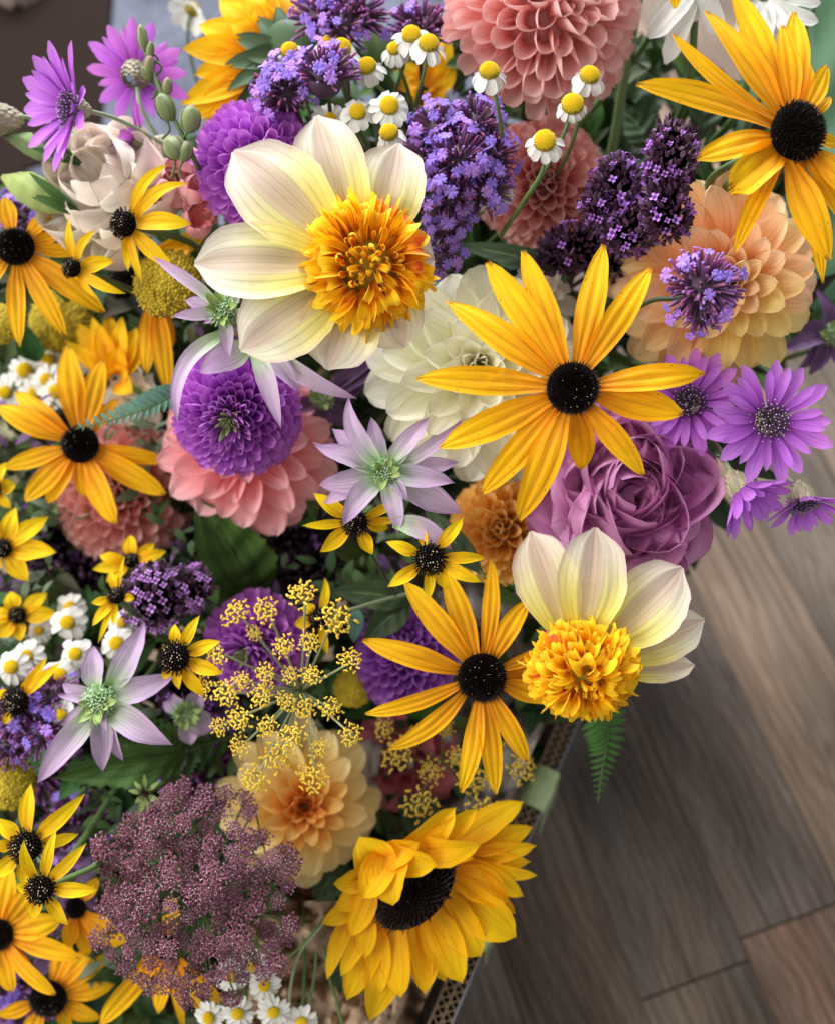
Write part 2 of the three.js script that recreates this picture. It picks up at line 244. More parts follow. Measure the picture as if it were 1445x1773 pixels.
// ---------------------------------------------------------------- setting: floor
const A0 = onPlane(1190, 1010, 0), B0 = onPlane(1440, 1520, 0), LDIR = B0.clone().sub(A0).setY(0).normalize(), WDIR = V(LDIR.z, 0, -LDIR.x);
{
  const floor = new THREE.Group(); floor.name = 'floor'; floor.userData.kind = 'structure'; scene.add(floor);
  const sub = part(floor, 'subfloor', new THREE.BoxGeometry(9, 0.02, 9), std(0x1d1714, { roughness: 0.9 })); sub.position.y = -0.018;
  const wood = [];
  const base = [[100, 91, 83], [124, 110, 96], [122, 101, 88], [98, 91, 85], [117, 105, 93], [108, 98, 88]];
  for (let k = 0; k < 6; k++) {
    const c = base[k], o = k * 17.3, kx = 0.3 + 0.4 * hash(k, 3), kv = hash(k, 5);
    const t = tex(192, 640, (u, v) => {
      const dx = (u - kx) * 2.4, dy = (v - kv) * 6, r = Math.hypot(dx, dy) + 0.12, sw = 0.5 / (1 + r * r * 3);                 // grain flows round one knot
      const w = u * 9 + sw * 7 * Math.sign(dx || 1) + 2.6 * vn(v * 5 + o, u * 2 + o) + 0.8 * vn(v * 22 + o, u * 6);
      const ring = Math.abs((w % 1 + 1) % 1 - 0.5) * 2, fine = vn(u * 150 + o, v * 7), patch = vn(u * 2.2 + o, v * 6 + o);
      let g = 0.9 + 0.15 * ring + 0.3 * (fine - 0.5) + 0.46 * (patch - 0.5) + 0.14 * (vn(u * 40 + o, v * 30) - 0.5); if (hash(Math.floor(u * 190), Math.floor(v * 46) + k) > 0.985) g *= 1.25; if (vn(u * 90 + o, v * 3 + o) > 0.9) g *= 0.72; g *= 1 - 0.6 * sst(0.16, 0.1, r * 0.6);
      return mul3(mix3(mul3(c, 0.9), [c[0], c[1] * 0.94, c[2] * 0.9], vn(u * 3 + 5 + o, v * 4)), g);
    });
    wood.push(new THREE.MeshPhysicalMaterial({ map: t, roughness: 0.72, specularIntensity: 0.28, bumpMap: t, bumpScale: 0.0006 }));
  }
  const Wd = 0.0845 * Math.sign(WDIR.dot(RT)), basis = new THREE.Matrix4().makeBasis(WDIR, YAX, LDIR), E0 = onPlane(1290, 1622, 0);
  const seam0 = A0.clone().dot(WDIR), end0 = E0.dot(LDIR);
  let n = 0;
  for (let i = -22; i < 22; i++) {
    let s = i === 0 ? end0 - 3 : i === -1 ? end0 - 2.985 : end0 - 3 - hash(i, 9) * 0.9;
    while (s < end0 + 2.2) {
      const L = i === 0 || i === -1 ? 0.5 : 0.35 + 0.4 * hash(i * 3.1, s), cx = seam0 + (i - 0.5) * Wd, cl = s + L / 2, c = WDIR.clone().multiplyScalar(cx).addScaledVector(LDIR, cl);
      if (c.length() < 2.6) {
        const g = new THREE.BoxGeometry(Math.abs(Wd) - 0.0008, 0.012, L - 0.0014), m = part(floor, 'plank', g, wood[i === 0 ? (s < end0 - 0.1 ? 3 : 2) : i === 1 ? 1 : i === -1 ? (s < end0 - 0.1 ? 3 : 5) : i === -2 ? 0 : i === -3 ? 3 : i > 1 ? 5 - i % 2 : Math.floor(hash(i * 7.7, s * 3.3) * 6)]); n++;
        m.position.copy(c).setY(-0.006); m.quaternion.setFromRotationMatrix(basis); if (hash(i, s) > 0.5) m.rotateY(Math.PI);
      }
      s += L;
    }
  }
}
{
  const q = (x, y) => onPlane(x, y, 0.004), mt = thing('floor_mat', 'dark brown mat on the floor in the upper left corner', 'mat', 60, 120, 1.2); mt.quaternion.identity(); mt.position.copy(q(60, 120)); mt.updateMatrixWorld(true);
  const sp = new THREE.Shape(), c = [[205, -160], [185, 120], [170, 262], [40, 300], [150, 420], [-400, 700], [-900, 100], [-500, -160]].map(([x, y]) => q(x, y).sub(mt.position)); c.forEach((p, i) => i ? sp.lineTo(p.x, -p.z) : sp.moveTo(p.x, -p.z));
  const ge = new THREE.ExtrudeGeometry(sp, { depth: 0.006, bevelSize: 0.002, bevelThickness: 0.002, bevelSegments: 2 }); ge.rotateX(-Math.PI / 2); part(mt, 'mat', ge, new THREE.MeshPhysicalMaterial({ color: 0x231b18, roughness: 0.95, specularIntensity: 0.1 }));
  const rg = thing('blue_grey_sheet', 'smooth blue-grey sheet on the floor between the dark mat and the flowers', 'blue_grey_sheet', 300, 100, 1.2); rg.quaternion.identity(); rg.position.copy(q(300, 100)); const s2 = new THREE.Shape(); [[212, -160], [192, 122], [176, 262], [46, 302], [160, 430], [300, 700], [900, 500], [900, -160]].map(([x, y]) => q(x, y).sub(rg.position)).forEach((p, i) => i ? s2.lineTo(p.x, -p.z) : s2.moveTo(p.x, -p.z));  // flat sheet over the planks that gives this floor area its blue-grey tone
  const g2 = new THREE.ExtrudeGeometry(s2, { depth: 0.004, bevelSize: 0.001, bevelThickness: 0.001, bevelSegments: 2 }); g2.rotateX(-Math.PI / 2); const rt = tex(128, 128, (u, v) => mul3([80, 83, 93], 0.8 + 0.25 * vn(u * 50, v * 50) + 0.3 * vn(u * 5, v * 5)), true); rt.repeat.set(6, 6); part(rg, 'blue_grey_sheet', g2, new THREE.MeshPhysicalMaterial({ map: rt, roughness: 0.95, specularIntensity: 0.1 }));
  const sh = thing('shoe', 'dark maroon shoe with a pale toe edge on the mat, upper left corner', 'shoe', 38, 20, 1.2); sh.position.copy(q(36, 22)).setY(0.016); sh.quaternion.setFromAxisAngle(YAX, 0.15);
  const f = (k, lo, hi) => sheet(24, 20, (u, v) => { const z = v * 0.28, w = 0.05 * Math.pow(Math.sin(Math.min(1, v * 3.2 + 0.02) * Math.PI / 2), 0.6) * k, a = (u + 1) / 2 * Math.PI; return [w * Math.cos(a), lo + (hi * (0.5 + 0.9 * v)) * Math.sin(a), -z]; });
  part(sh, 'upper', f(1, 0.012, 0.06), std(0x3c1c1c, { roughness: 0.45 })); const so = part(sh, 'sole', f(1.12, -0.01, 0.028), std(0x6a5a52, { roughness: 0.7 })); so.position.z = 0.004;
}
// ---------------------------------------------------------------- cardboard box
{
  const H = 0.15, a = onPlane(950, 1280, H), b = onPlane(763, 1715, H), L = b.clone().sub(a).setY(0).normalize(), W = V(-L.z, 0, L.x); if (W.dot(RT) > 0) W.negate();
  const box = new THREE.Group(); box.name = 'cardboard_box'; box.userData = { label: 'grey-brown corrugated cardboard box on the wooden floor holding all the flowers', category: 'box' };
  box.position.copy(a).setY(0); box.quaternion.setFromRotationMatrix(new THREE.Matrix4().makeBasis(W, YAX, W.clone().cross(YAX))); scene.add(box);
  const lt = tex(128, 128, (u, v) => mul3([126, 108, 88], 0.85 + 0.3 * vn(u * 60, v * 14) + 0.15 * (vn(u * 9, v * 9) - 0.5)), true);
  const liner = new THREE.MeshStandardMaterial({ map: lt, roughness: 0.85 }), outer = std(0x7d7f86, { roughness: 0.5 }), flute = std(0x8d7658, { roughness: 0.9 });
  const zs = W.clone().cross(YAX).dot(L) > 0 ? 1 : -1;
  const wall = (x, z, len, turn) => {
    const w = new THREE.Group(); w.name = 'wall'; w.position.set(x, 0, z); w.rotation.y = turn; box.add(w);
    for (const [k, m] of [[0, outer], [0.006, liner], [0.012, liner]]) { const q = part(w, 'liner', new THREE.BoxGeometry(0.0012, H - (k === 0.006 ? 0.0006 : 0), len), m); q.position.set(k, H / 2, 0); }
    for (const k of [0.003, 0.009]) part(w, 'flute', (() => {
      const n = Math.floor(len / 0.0008), p = [], ix = [];
      for (let i = 0; i <= n; i++) { const zz = -len / 2 + i / n * len, xx = k + 0.0019 * Math.sin(zz / 0.0056 * Math.PI * 2), e = 0.00055; p.push(xx - e, 0.001, zz, xx - e, H - 0.0004, zz, xx + e, H - 0.0004, zz, xx + e, 0.001, zz); if (i < n) for (let m = 0; m < 3; m++) { const q = i * 4 + m; ix.push(q, q + 1, q + 5, q, q + 5, q + 4); } }
      const g = new THREE.BufferGeometry(); g.setAttribute('position', new THREE.Float32BufferAttribute(p, 3)); g.setIndex(ix); return toFlat(g);
    })(), flute);
  };
  const LEN = 0.78, WID = 0.62, zc = zs * 0.16;
  wall(-0.013, zc, LEN, 0); wall(WID + 0.014, zc, LEN, Math.PI); wall(WID / 2, zc - LEN / 2 - 0.0005, WID - 0.02, -Math.PI / 2); wall(WID / 2, zc + LEN / 2 + 0.0005, WID - 0.02, Math.PI / 2);
  const bt = part(box, 'bottom', new THREE.BoxGeometry(WID - 0.02, 0.006, LEN - 0.02), liner); bt.position.set(WID / 2, 0.006, zc);
  const tape = petalMat(null, { color: 0xbcd39a, roughness: 0.18, transmission: 0.3, specularIntensity: 0.9, bumpMap: null });
  for (const [px, py, len, lab] of [[920, 1358, 0.027, 'pale green plastic strip folded over the box rim, beside the fern'], [818, 1604, 0.02, 'pale green plastic strip on the box rim, behind the sunflower petals']]) {
    const q = a.clone().addScaledVector(L, onPlane(px, py, H).sub(a).dot(L)), t = new THREE.Group(); t.name = numbered('plastic_strip'); t.userData = { label: lab, category: 'plastic strip' }; t.position.copy(q); t.quaternion.copy(box.quaternion); scene.add(t);
    const pr = [[0.006, -0.028], [0.0025, -0.01], [0.0015, 0.0], [-0.002, 0.0026], [-0.0075, 0.0032], [-0.0125, 0.0026], [-0.0152, 0.0], [-0.0165, -0.03], [-0.018, -0.07]];
    part(t, 'strip', sheet(8, 32, (u, v) => { const x = v * 8, i = Math.min(7, Math.floor(x)), f = x - i; return [lerp(pr[i][0], pr[i + 1][0], f) - 0.0006 * Math.sin(u * 4 + v * 11), lerp(pr[i][1], pr[i + 1][1], f) + 0.0006 * Math.sin(u * 7), u * len / 2]; }), tape);
  }
  // crumpled packing paper
  const pt = tex(128, 128, (u, v) => mul3([176, 152, 126], 0.9 + 0.2 * vn(u * 40, v * 40)), true), pm = new THREE.MeshStandardMaterial({ map: pt, roughness: 0.85, side: THREE.DoubleSide });
  for (const [x0, y0, x1, y1, d, lab, sd, m] of [[430, 1560, 830, 1900, 0.68, 'crumpled brown packing paper in the box, under the sunflower', 3, pm], [600, 900, 980, 1400, 0.71, 'crumpled grey-white packing paper along the box wall, behind the black-eyed susan', 8, std(0xa8a098, { roughness: 0.85 })]]) {
    const g = thing('packing_paper', lab, 'paper', (x0 + x1) / 2, (y0 + y1) / 2, d);
    part(g, 'sheet', sheet(46, 46, (u, v) => { const y = lerp(y0, y1, v), x = lerp(x0, Math.min(x1, 930 - 0.43 * (y - 1280)), (u + 1) / 2), f = Math.abs(vn(u * 3 + sd, v * 6 + sd) - 0.5) * 0.1 + Math.abs(vn(u * 7 + sd, v * 13) - 0.5) * 0.06 + Math.abs(vn(u * 15 + sd, v * 21) - 0.5) * 0.02; const q = toLocal(g, x, y, d - f); return [q.x, q.y, q.z]; }), m);
  }
}

// ---------------------------------------------------------------- shared pieces of flowers
const domePoint = (i, n, h, full = 1) => { const t = (i + 0.5) / n * full, r = Math.sqrt(t), a = i * 2.39996, ph = Math.asin(clamp(r)); const y = h * Math.cos(ph); return { p: V(r * Math.cos(a), y, r * Math.sin(a)), n: V(r * Math.cos(a), Math.cos(ph) / Math.max(0.3, h), r * Math.sin(a)).normalize(), t, a }; };
function domeGeo(h, k = 0.97) { const pts = []; for (let i = 0; i <= 14; i++) { const a = i / 14 * Math.PI / 2; pts.push(new THREE.Vector2(Math.sin(a) * k, Math.cos(a) * h * k)); } pts.push(new THREE.Vector2(0.8, -0.25), new THREE.Vector2(0.25, -0.5)); return new THREE.LatheGeometry(pts, 28); }
function spikyDome(n, h, len, r, sides = 4, blunt = false) {
  const mb = new MB(), c = blunt ? new THREE.CylinderGeometry(r, r * 0.8, len, 5, 1) : new THREE.ConeGeometry(r, len, sides, 1, true);
  for (let i = 0; i < n; i++) { const q = domePoint(i, n, h), j = V(rr(-1, 1), rr(-1, 1), rr(-1, 1)).multiplyScalar(0.22); mb.add(c, TR(q.p.clone().addScaledVector(q.n, len * 0.3), q.n.clone().add(j), rr(0.8, 1.2), i)); } return mb.geo();
}
const G = {
  dome: domeGeo(0.62), domeTall: domeGeo(0.95), spikes: spikyDome(430, 0.64, 0.19, 0.036), spikesTri: spikyDome(130, 0.8, 0.26, 0.05, 5, true), domeTri: domeGeo(0.78, 0.88),
  bumps: (() => { const mb = new MB(), o = new THREE.OctahedronGeometry(0.1, 0); for (let i = 0; i < 190; i++) { const q = domePoint(i, 210, 0.95); mb.add(o, TR(q.p.clone().multiplyScalar(0.98), q.n, [1, 1.3, 1], i)); } return mb.geo(); })(),
  specks: (() => { const mb = new MB(), o = new THREE.OctahedronGeometry(0.016, 1); for (let i = 0; i < 15; i++) { const q = domePoint(Math.floor(rr(0, 230)), 430, 0.64); mb.add(o, TR(q.p.clone().addScaledVector(q.n, 0.13).add(V(rr(-0.04, 0.04), 0, rr(-0.04, 0.04))), q.n, rr(0.5, 1.2))); } return mb.geo(); })(),
  pollen: (() => { const mb = new MB(), o = new THREE.OctahedronGeometry(0.035, 1); for (let i = 0; i < 26; i++) { const q = domePoint(Math.floor(rr(0, 60)), 130, 0.8); mb.add(o, TR(q.p.clone().addScaledVector(q.n, 0.2), q.n, rr(0.6, 1.3))); } return mb.geo(); })(),
};
function rudDisc(g, r, tall = 1) { const s = r * g.fr.s; for (const [n, ge, m] of [['disc', G.dome, M.discBase], ['disc_florets', G.spikes, M.disc]]) { const q = part(g, n, ge, m, n === 'disc' ? undefined : 'stuff'); q.scale.set(s, s * tall, s); q.rotation.y = rr(0, 6); } }
function triDisc(g, r) { const s = r * g.fr.s; for (const [n, ge, m] of [['disc', G.domeTri, M.discBase], ['disc_florets', G.spikesTri, M.tip], ['pollen', G.pollen, M.pollen]]) { const q = part(g, n, ge, m, n === 'disc' ? undefined : 'stuff'); q.scale.setScalar(s * 0.92); q.rotation.y = rr(0, 6); } }
function susan(label, x, y, d, n, r, petals, o = {}) {
  const g = thing(o.small ? 'brown_eyed_susan' : 'black_eyed_susan', label, o.small ? 'brown-eyed susan' : 'black-eyed susan', x, y, d, n);
  if (o.small) triDisc(g, r); else { rudDisc(g, r, o.tall ?? 1); const q = part(g, 'pollen', G.specks, M.pollen, 'stuff'); q.scale.setScalar(r * g.fr.s); q.rotation.y = rr(0, 6); }
  pxPetals(g, petals.map((q) => [q[0], q[1], q[2] + rr(-5, 5), q[3] * (o.small ? 0.95 : 0.82), q[4] * rr(0.6, 1.5), q[5]].slice(0, q[5] ? 6 : 5)), o.small ? M.tri : M.rud, { wav: 0.2, nick: 0.03, r0: r * 0.72, bd: o.bd ?? r * 0.12, prof: o.small ? PROF.lance : PROF.rud, notch: o.small ? 0 : 0.035, cup: o.small ? 0.3 : 0.12, ridge: o.small ? 0.08 : 0.08, ...o.p });
  stem(g, 0.0017, M.stem, ...(o.to ?? [])); return g;
}
const small = (label, x, y, d, n, r, petals, o = {}) => susan(label, x, y, d, n, r, petals, { small: true, ...o });

// ---------------------------------------------------------------- big black-eyed susans
susan('golden black-eyed susan with wide open petals in front of the white dahlia', 990, 672, 0.478, [0.03, -0.1, 1], 46, [
  [770, 520, 10, 33, 0.05], [842, 452, 16, 33, 0.04], [904, 432, 30, 29, 0.04], [1045, 422, 20, 30, 0.05], [1126, 462, 5, 30, 0.05], [1222, 646, 5, 29, 0.06], [1182, 716, 22, 37, 0.05],
  [1114, 824, 14, 27, 0.06], [1008, 814, 60, 30, 0.05, { notch: 0.05 }], [896, 903, 0, 36, 0.05], [832, 856, 28, 31, 0.05], [758, 776, 5, 34, 0.05], [718, 655, 12, 31, 0.05]], { to: [900, 900], pollen: true });
susan('orange-gold black-eyed susan beside the half-open cream dahlia near the box rim', 834, 1172, 0.515, [0, -0.1, 1], 43, [
  [626, 1108, 0, 25, 0.08], [698, 1004, 20, 27, 0.06], [770, 985, 30, 26, 0.05], [850, 966, 20, 19, 0.06, { side: 0.03 }], [916, 1038, 10, 23, 0.06, { side: -0.04 }], [958, 1120, 25, 15, 0.05], [965, 1160, 40, 20, 0.05],
  [962, 1212, 20, 24, 0.06], [914, 1320, 15, 22, 0.08], [858, 1378, 0, 24, 0.05], [797, 1374, 8, 22, 0.05, { side: -0.03 }], [670, 1298, 0, 21, 0.08, { side: -0.04 }], [630, 1236, 10, 19, 0.09, { side: -0.03 }]], { to: [760, 1100] });
susan('big bright black-eyed susan at the upper right, its dark cone turned to the right', 1375, 230, 0.468, [0.42, 0.02, 0.9], 51, [
  [1098, 145, -30, 29, 0.06, { side: 0.03 }], [1162, 56, 0, 18, 0.05, { side: -0.07 }], [1216, 16, 10, 33, 0.04], [1262, -30, 45, 32, 0.05], [1374, 18, 50, 30, 0.04], [1352, 42, 15, 26, 0.05], [1392, 98, 40, 24, 0.04], [1432, 112, 25, 23, 0.05], [1438, 168, 50, 12, 0.05],
  [1204, 276, -20, 30, 0.07], [1258, 334, -25, 37, 0.1, { prof: PROF.strap, notch: 0.1, cup: 0.5 }], [1270, 440, -5, 22, 0.06, { side: 0.05 }], [1436, 452, -10, 36, 0.06, { side: 0.05, b: [1365, 275] }], [1424, 492, 30, 20, 0.04], [1480, 350, 10, 28, 0.06], [1490, 430, 30, 26, 0.05], [1450, 250, 40, 16, 0.05]],
  { tall: 1.25, bd: 14, to: [1200, 500] });
susan('deep orange black-eyed susan with a fern tip lying over its cone, left side', 140, 770, 0.6, [0.02, 0.1, 1], 33, [
  [-6, 702, 0, 25, 0.07], [26, 678, 25, 22, 0.06], [118, 598, 10, 29, 0.05], [178, 622, 20, 26, 0.05], [205, 690, 35, 16, 0.05], [8, 810, 5, 20, 0.09], [42, 868, 0, 24, 0.06], [82, 872, 22, 22, 0.06], [202, 908, -10, 28, 0.06], [152, 862, 20, 24, 0.06], [288, 856, 10, 27, 0.06], [292, 798, 25, 19, 0.08]]);
susan('golden black-eyed susan at the left edge with long drooping lower petals', 28, 428, 0.565, [0.1, 0.1, 1], 33, [
  [8, 340, 10, 20, 0.05], [90, 368, 10, 16, 0.06], [122, 402, 20, 14, 0.06], [140, 438, 25, 15, 0.06], [182, 542, 20, 26, 0.06], [114, 582, 10, 22, 0.06], [35, 602, 0, 20, 0.06], [-30, 500, 0, 20, 0.06], [-70, 420, 0, 20, 0.06]]);
susan('orange black-eyed susan cut off by the left edge, below the pair of yellow ones', -4, 1618, 0.585, [0.15, 0, 1], 28, [
  [20, 1500, 20, 24, 0.05], [62, 1530, 10, 24, 0.05], [108, 1592, 10, 27, 0.05], [140, 1658, 0, 21, 0.06, { side: -0.02 }], [97, 1722, -18, 21, 0.07], [22, 1718, 5, 24, 0.06], [60, 1690, 30, 18, 0.06], [-60, 1700, 0, 24, 0.05]]);
susan('orange black-eyed susan at the bottom left corner, half under the purple umbel', 85, 1727, 0.625, [0, -0.1, 1], 33, [
  [196, 1650, 30, 17, 0.06], [200, 1704, 15, 18, 0.06], [176, 1764, 15, 18, 0.06], [122, 1778, 30, 13, 0.06], [44, 1800, 0, 20, 0.06], [-6, 1758, 0, 17, 0.06], [120, 1628, 30, 22, 0.05], [160, 1640, 20, 20, 0.05]]);
susan('orange black-eyed susan hanging head down behind the yellow yarrow', 217, 492, 0.615, [-0.3, 0.35, 0.8], 31, [
  [254, 648, 10, 21, 0.05, { b: [262, 520, 20] }], [292, 682, 0, 22, 0.06, { b: [272, 525, 20] }], [300, 600, 25, 18, 0.05, { b: [270, 520, 25] }], [360, 400, 30, 24, 0.05, { b: [240, 470, 25] }], [330, 430, 20, 20, 0.05, { b: [240, 470, 25] }]]);
susan('yellow black-eyed susan mostly hidden behind the lowest of the yellow pair', 132, 1572, 0.602, [0.1, 0, 1], 18, [
  [118, 1640, 10, 18, 0.06], [152, 1656, 20, 18, 0.05], [172, 1640, 30, 15, 0.05], [220, 1638, 0, 24, 0.06, { b: [140, 1580] }], [170, 1520, 20, 15, 0.06]]);
susan('golden black-eyed susan under the lower rim of the purple umbel, petals only showing', 292, 1640, 0.6, [0, -0.1, 1], 24, [
  [172, 1776, -5, 24, 0.07, { side: 0.03 }], [274, 1756, 0, 19, 0.06], [318, 1780, 10, 11, 0.05], [240, 1690, 10, 22, 0.06], [390, 1740, 30, 15, 0.06], [300, 1550, 30, 18, 0.06], [352, 1752, 20, 14, 0.05]]);

// ---------------------------------------------------------------- small yellow brown-eyed susans
small('small yellow star flower with bristly dark cone beneath the lilac bract tip at centre', 743, 966, 0.488, [0.05, -0.2, 1], 30, [
  [668, 938, 5, 12, 0.1], [720, 896, 20, 10, 0.06], [802, 895, 10, 12, 0.08], [840, 966, 10, 11, 0.14], [834, 1008, -5, 13, 0.08], [780, 1022, 20, 13, 0.06], [742, 1038, 5, 10, 0.08], [671, 1016, 0, 13, 0.09]]);
small('small yellow flower partly covered by the bracts of the lilac bee balm', 616, 904, 0.515, [-0.1, -0.15, 1], 25, [
  [543, 854, 5, 14, 0.08], [524, 910, 5, 9, 0.08], [554, 956, 0, 15, 0.07], [645, 960, 10, 13, 0.07], [672, 914, 20, 12, 0.06], [692, 866, 20, 9, 0.06], [700, 900, 20, 7, 0.06]]);
small('small yellow flower with back-curled petals against the white ruffled lisianthus', 218, 388, 0.535, [-0.6, 0, 0.85], 27, [
  [292, 284, -20, 11, 0.04, { side: -0.12 }], [328, 318, -25, 13, 0.05, { side: -0.12 }], [332, 388, -5, 19, 0.08], [302, 468, 5, 15, 0.07], [246, 490, 10, 9, 0.06], [222, 470, 12, 9, 0.05]]);
small('little yellow flower with curled petals between the edge susan and the hidden dark cone', 127, 465, 0.54, [-0.5, 0.1, 0.9], 19, [
  [120, 376, -5, 9, 0.05], [166, 398, -15, 9, 0.05, { side: -0.1 }], [198, 452, 0, 15, 0.08], [218, 508, -10, 10, 0.04, { side: 0.06 }], [172, 518, -5, 6, 0.05, { side: 0.06 }]]);
small('small yellow flower with a big bristly cone right of the large lilac bee balm', 305, 1138, 0.525, [-0.15, 0.1, 1], 30, [
  [303, 1080, 5, 11, 0.06], [346, 1066, -5, 11, 0.06], [382, 1110, -5, 13, 0.08], [386, 1166, 0, 14, 0.08], [354, 1204, 5, 13, 0.08], [311, 1194, -5, 9, 0.1], [282, 1176, 0, 9, 0.1], [282, 1116, 0, 7, 0.1]]);
small('small yellow flower tucked behind the topmost dill heads', 553, 1070, 0.548, [-0.1, 0.1, 1], 19, [
  [562, 1000, -5, 9, 0.05, { side: 0.1 }], [510, 1082, 5, 12, 0.08], [526, 1048, 10, 12, 0.06], [566, 1134, 5, 8, 0.08], [590, 1090, 15, 10, 0.06]]);
small('small yellow flower seen side on, left of the lavender oregano spike', 203, 1033, 0.545, [-0.2, 0.5, 0.7], 17, [
  [192, 988, 5, 8, 0.06], [216, 962, 5, 4, 0.06], [158, 1044, 5, 8, 0.1], [160, 1084, -5, 10, 0.1], [170, 1114, -5, 6, 0.1], [196, 1084, -10, 6, 0.1], [234, 1036, 0, 8, 0.1]]);
small('upper of two yellow star flowers with black cones at the lower left edge', 48, 1465, 0.535, [0, 0, 1], 31, [
  [54, 1356, 5, 16, 0.06], [148, 1374, 0, 15, 0.07], [-4, 1416, 5, 15, 0.06], [-20, 1458, 0, 14, 0.06], [-12, 1520, 0, 15, 0.06], [136, 1444, 10, 13, 0.1], [42, 1534, 10, 13, 0.06]]);
small('lower of two yellow star flowers at the lower left edge, just touching the purple umbel', 72, 1538, 0.508, [0.05, 0, 1], 27, [
  [42, 1454, -15, 11, 0.1, { side: -0.1 }], [98, 1434, -5, 11, 0.06], [150, 1460, 0, 12, 0.07], [170, 1540, 5, 14, 0.07], [118, 1602, 5, 13, 0.07], [54, 1592, 0, 14, 0.08], [26, 1532, 0, 11, 0.08]]);
small('broad-petalled yellow flower at the left edge beside the dark purple mass', 6, 950, 0.6, [0, 0.1, 1], 19, [
  [28, 878, 5, 17, 0.05], [84, 894, 5, 17, 0.06], [98, 956, 0, 20, 0.07], [50, 1006, 0, 18, 0.07], [-30, 900, 0, 18, 0.05], [-30, 1000, 0, 18, 0.05]]);
small('broad-petalled yellow flower at the left edge above the little daisies', 32, 1066, 0.615, [0, 0.2, 1], 17, [
  [18, 1024, 5, 16, 0.06], [82, 1026, 0, 14, 0.06], [99, 1062, 0, 16, 0.07], [36, 1110, 0, 17, 0.07], [-8, 1102, 0, 18, 0.06], [-14, 1064, 0, 14, 0.06]]);
small('blurred yellow flower just above the lavender oregano spike', 228, 972, 0.59, [0, 0.5, 0.8], 15, [
  [226, 926, 5, 14, 0.06], [288, 954, 0, 12, 0.06], [268, 940, 10, 10, 0.06], [160, 986, 0, 12, 0.07], [172, 962, 0, 12, 0.06], [184, 1008, 0, 12, 0.07]]);
small('yellow flower with a wide dark cone beside the violet verbena at the left edge', 30, 1216, 0.565, [-0.2, 0.2, 0.9], 27, [
  [82, 1138, 5, 10, 0.06], [106, 1146, 0, 10, 0.06], [62, 1172, -5, 12, 0.1], [-4, 1196, 0, 10, 0.06], [8, 1254, 0, 9, 0.1]]);
small('yellow flower mostly out of the picture above the left-edge susan', -12, 846, 0.605, [0, 0, 1], 18, [[28, 840, 5, 14, 0.06], [12, 800, 0, 12, 0.06], [20, 880, 0, 10, 0.06]]);

